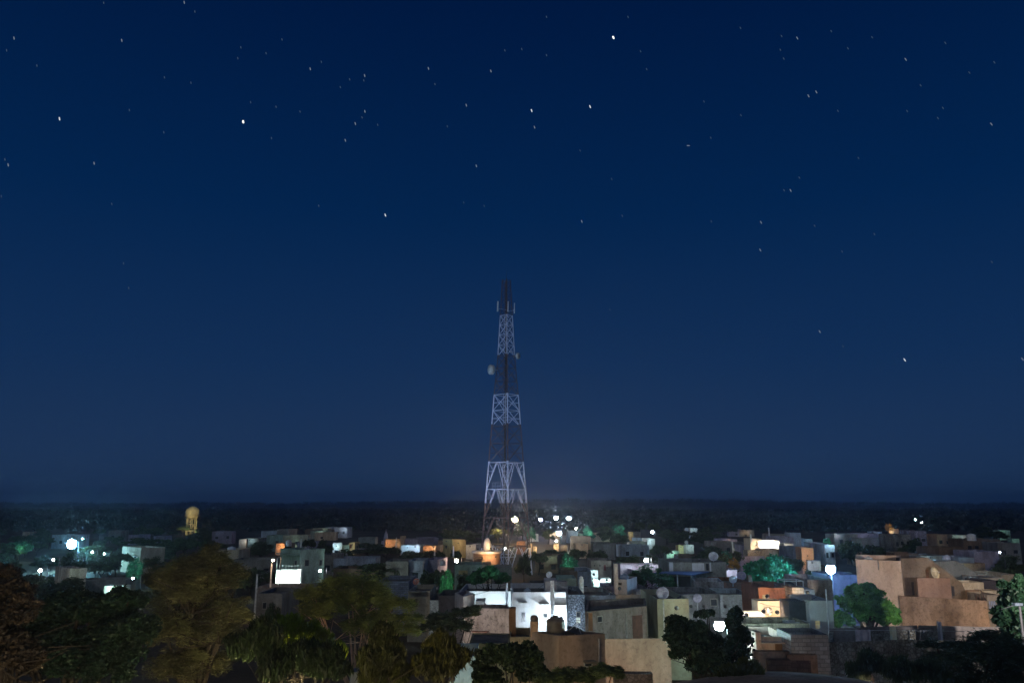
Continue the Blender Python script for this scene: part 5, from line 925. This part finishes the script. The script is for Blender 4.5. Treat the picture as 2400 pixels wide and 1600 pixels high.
tree('thorn_tree', 64, [(1035, 1450, 60, 12), (1085, 1440, 40, 14), (1010, 1470, 40, 12), (1070, 1470, 46, 14), (1110, 1430, 26, 9)], 5200, .17, (.07, .10, .07), 'thin grey-green acacia in front of the stained pink house', 'feather', r0=.14, clumps=16, fluff=.6, trunk_px=(1068, 1540))
tree('broadleaf_tree', 38, [(670, 1480, 62, 36), (720, 1500, 60, 40), (640, 1500, 50, 40), (760, 1530, 50, 40)], 30000, .10, YG_, 'yellow-green lit tree left of the thorn tree trunk', 'droop', r0=.3, clumps=36)
tree('broadleaf_tree', 34, [(600, 1520, 60, 60), (690, 1560, 90, 50), (770, 1560, 50, 50), (620, 1480, 34, 34)], 26000, .12, MG, 'dark leafy tree below the yellow-green tree', 'droop', r0=.3, clumps=36)
tree('ashoka_tree', 32, [(900, 1500, 36, 30), (905, 1540, 62, 36), (900, 1580, 60, 40), (893, 1475, 14, 14)], 17000, .12, (.034, .042, .012), 'dark pointed tree with long drooping leaves, left of the pair', 'droop', r0=.22, clumps=30)
tree('ashoka_tree', 33, [(1030, 1520, 44, 26), (1025, 1560, 66, 40), (1030, 1495, 16, 16), (1060, 1540, 40, 30)], 13000, .12, (.05, .054, .012), 'dark pointed tree with long drooping leaves, right of the pair', 'droop', r0=.22, clumps=26)
tree('broadleaf_tree', 36, [(1150, 1545, 36, 36), (1225, 1550, 44, 46), (1190, 1530, 40, 26), (1250, 1580, 40, 36), (1140, 1590, 40, 30)], 34000, .09, MG, 'dark round tree left of the brown-peach house', r0=.3, clumps=30)
tree('broadleaf_tree', 34, [(1345, 1590, 60, 24), (1420, 1580, 40, 26), (1290, 1600, 40, 20)], 10000, .10, (.07, .10, .04), 'low dark shrub tops below the brown-peach house', 'feather', r0=.15, clumps=24, cat='shrub')
tree('neem_tree', 42, [(1600, 1485, 44, 38), (1640, 1490, 28, 36), (1655, 1440, 26, 12), (1722, 1455, 20, 26), (1732, 1500, 26, 44), (1670, 1515, 50, 24), (1620, 1530, 60, 46), (1690, 1545, 80, 56), (1580, 1455, 20, 16), (1725, 1436, 16, 14)], 42000, .10, (.018, .042, .026), 'large dark tree with a glaring lamp showing through it', r0=.35, clumps=26)
tree('palm_like_tree', 30, [(1755, 1580, 34, 30), (1720, 1595, 50, 24)], 6000, .13, (.06, .065, .01), 'olive-lit leafy bush by the shallow dome', 'droop', r0=.15, clumps=18)
tree('broadleaf_tree', 38, [(2040, 1560, 40, 30), (2110, 1575, 46, 30), (2175, 1580, 50, 30), (2010, 1575, 26, 22)], 12000, .14, (.035, .06, .035), 'dark long-leaved tree below the rubble terrace', 'droop', r0=.25, clumps=26)
tree('acacia_tree', 44, [(2310, 1530, 90, 34), (2225, 1552, 56, 26), (2370, 1560, 70, 50), (2290, 1592, 110, 26), (2190, 1512, 44, 10), (2335, 1497, 60, 16)], 22000, .12, (.022, .045, .034), 'dark feathery acacia filling the lower right corner', 'feather', r0=.3, clumps=34, fluff=.7)
# ---------------------------------------------------------------- labels for the trees and lamps between the houses
seen = {}
def place_label(what, noun, px, py):
    best = None
    for (rx, ry, ph) in sorted(REFS, key=lambda r_: (r_[0] - px) ** 2 + 2 * (r_[1] - py) ** 2)[:16]:
        short = ph.split(',')[0]; w_ = short.split()
        if len(w_) > 9: continue
        dx, dy = rx - px, ry - py
        rel = 'right of' if dx < -14 and abs(dx) > abs(dy) else 'left of' if dx > 14 and abs(dx) > abs(dy) else 'above' if dy > 8 else 'below' if dy < -8 else 'beside'
        best = '%s %s %s the %s' % (what, noun, rel, short)
        if best not in seen and len(best.split()) <= 16: break
    seen[best] = 1; return best
for (e, px, py, look) in MIDT: tag(e, place_label(look, 'tree', px, py), 'tree', 'trees between the houses')
for (e, px, py, look) in HUTS: tag(e, place_label(look, 'house', px, py), 'house', 'far flat-roofed houses')
yl = thing('floodlight', P(1160, 1548, 46), 'small yellow lamp glinting through the dark round tree', 'floodlight'); _raw(yl, P(1160, 1548, 46), 9, (1, .84, .4), .07, 'lamp_globe')
yl = thing('floodlight', P(1966, 1500, 74), 'small yellow-green lamp beside the bushy neem tree', 'floodlight'); _raw(yl, P(1966, 1500, 74), 14, (.95, 1, .5), .07, 'lamp_globe')
# ---------------------------------------------------------------- cables, rebar and other roof clutter
def cable(a, b, label, sag=.8):
    a, b = Vector(a), Vector(b); mb = MB(); n = 10; pr = a
    for i in range(1, n + 1):
        t_ = i / n; q = a.lerp(b, t_) - Vector((0, 0, sag * 4 * t_ * (1 - t_))); mb.bar(pr, q, .022, 4); pr = q
    tag(mb.build('overhead_cable', plain((.10, .10, .11))), label, 'cable', 'overhead cables')
cable(P(1188, 1370, 88), P(1278, 1366, 89.8), 'thin cable from the grey steel pole to the white stair room')
cable(P(1188, 1368, 88), P(1000, 1388, 99), 'thin cable from the grey steel pole to the tan annex')
cable(P(1294, 1362, 83.5), P(1440, 1360, 94), 'thin cable from the white pole to the water-tank room')
cable(P(1938, 1382, 71.5), P(1780, 1412, 77), 'thin cable from the thin white pole to the glaring cream wall')
cable(P(603, 1347, 104), P(657, 1300, 147), 'cable from the grey telegraph pole to the green-lit house')
dish(975, 1362, 103, .42, (.5, .16, .10), 'small rust-red dish above the tan annex', base=None)
dish(1110, 1497, 0 + 74, .01, (.3, .3, .3), 'x') if False else None
rb_ = thing('rebar_stubs', (P(2295, 1395, 89.5).x, 89.5, zB - .2), 'bundle of rusty rebar stubs on the end of the peach wall', 'rebar')
for i in range(9):
    x = P(2286 + i * 3, 1396, 89.6).x; MB().bar((x, 89.5 + (i % 3) * .3, zB - .3), (x + .08 * math.sin(i), 89.5 + (i % 3) * .3, zB + .45 + .2 * math.sin(i * 2.3)), .035, 4).build('rod', plain((.12, .06, .04)), rb_)
for (x, y, Y_, r_, h_, c, l) in ((1098, 1392, 79, .45, .8, (.5, .5, .52), 'small grey tank behind the stained pink house tower'), (1418, 1388, 87, .5, .9, (.06, .06, .07), 'black tank on the plain blue-grey wall house'), (1520, 1392, 92, .45, .8, (.5, .5, .55), 'pale tank at the back of the long slate-grey house'),
    (1236, 1381, 92, .4, .7, (.5, .55, .6), 'little pale tank on the white house roof'), (2035, 1306, 100, .5, .8, (.5, .5, .5), 'grey tank on the tall peach house block'), (1596, 1398, 82, .4, .7, (.08, .08, .09), 'black tank on the pale olive house'), (1668, 1384, 98, .45, .8, (.4, .4, .45), 'grey tank on the long grey row house')):
    tank(x, y - 2, Y_, r_, h_, c, l, base=None)
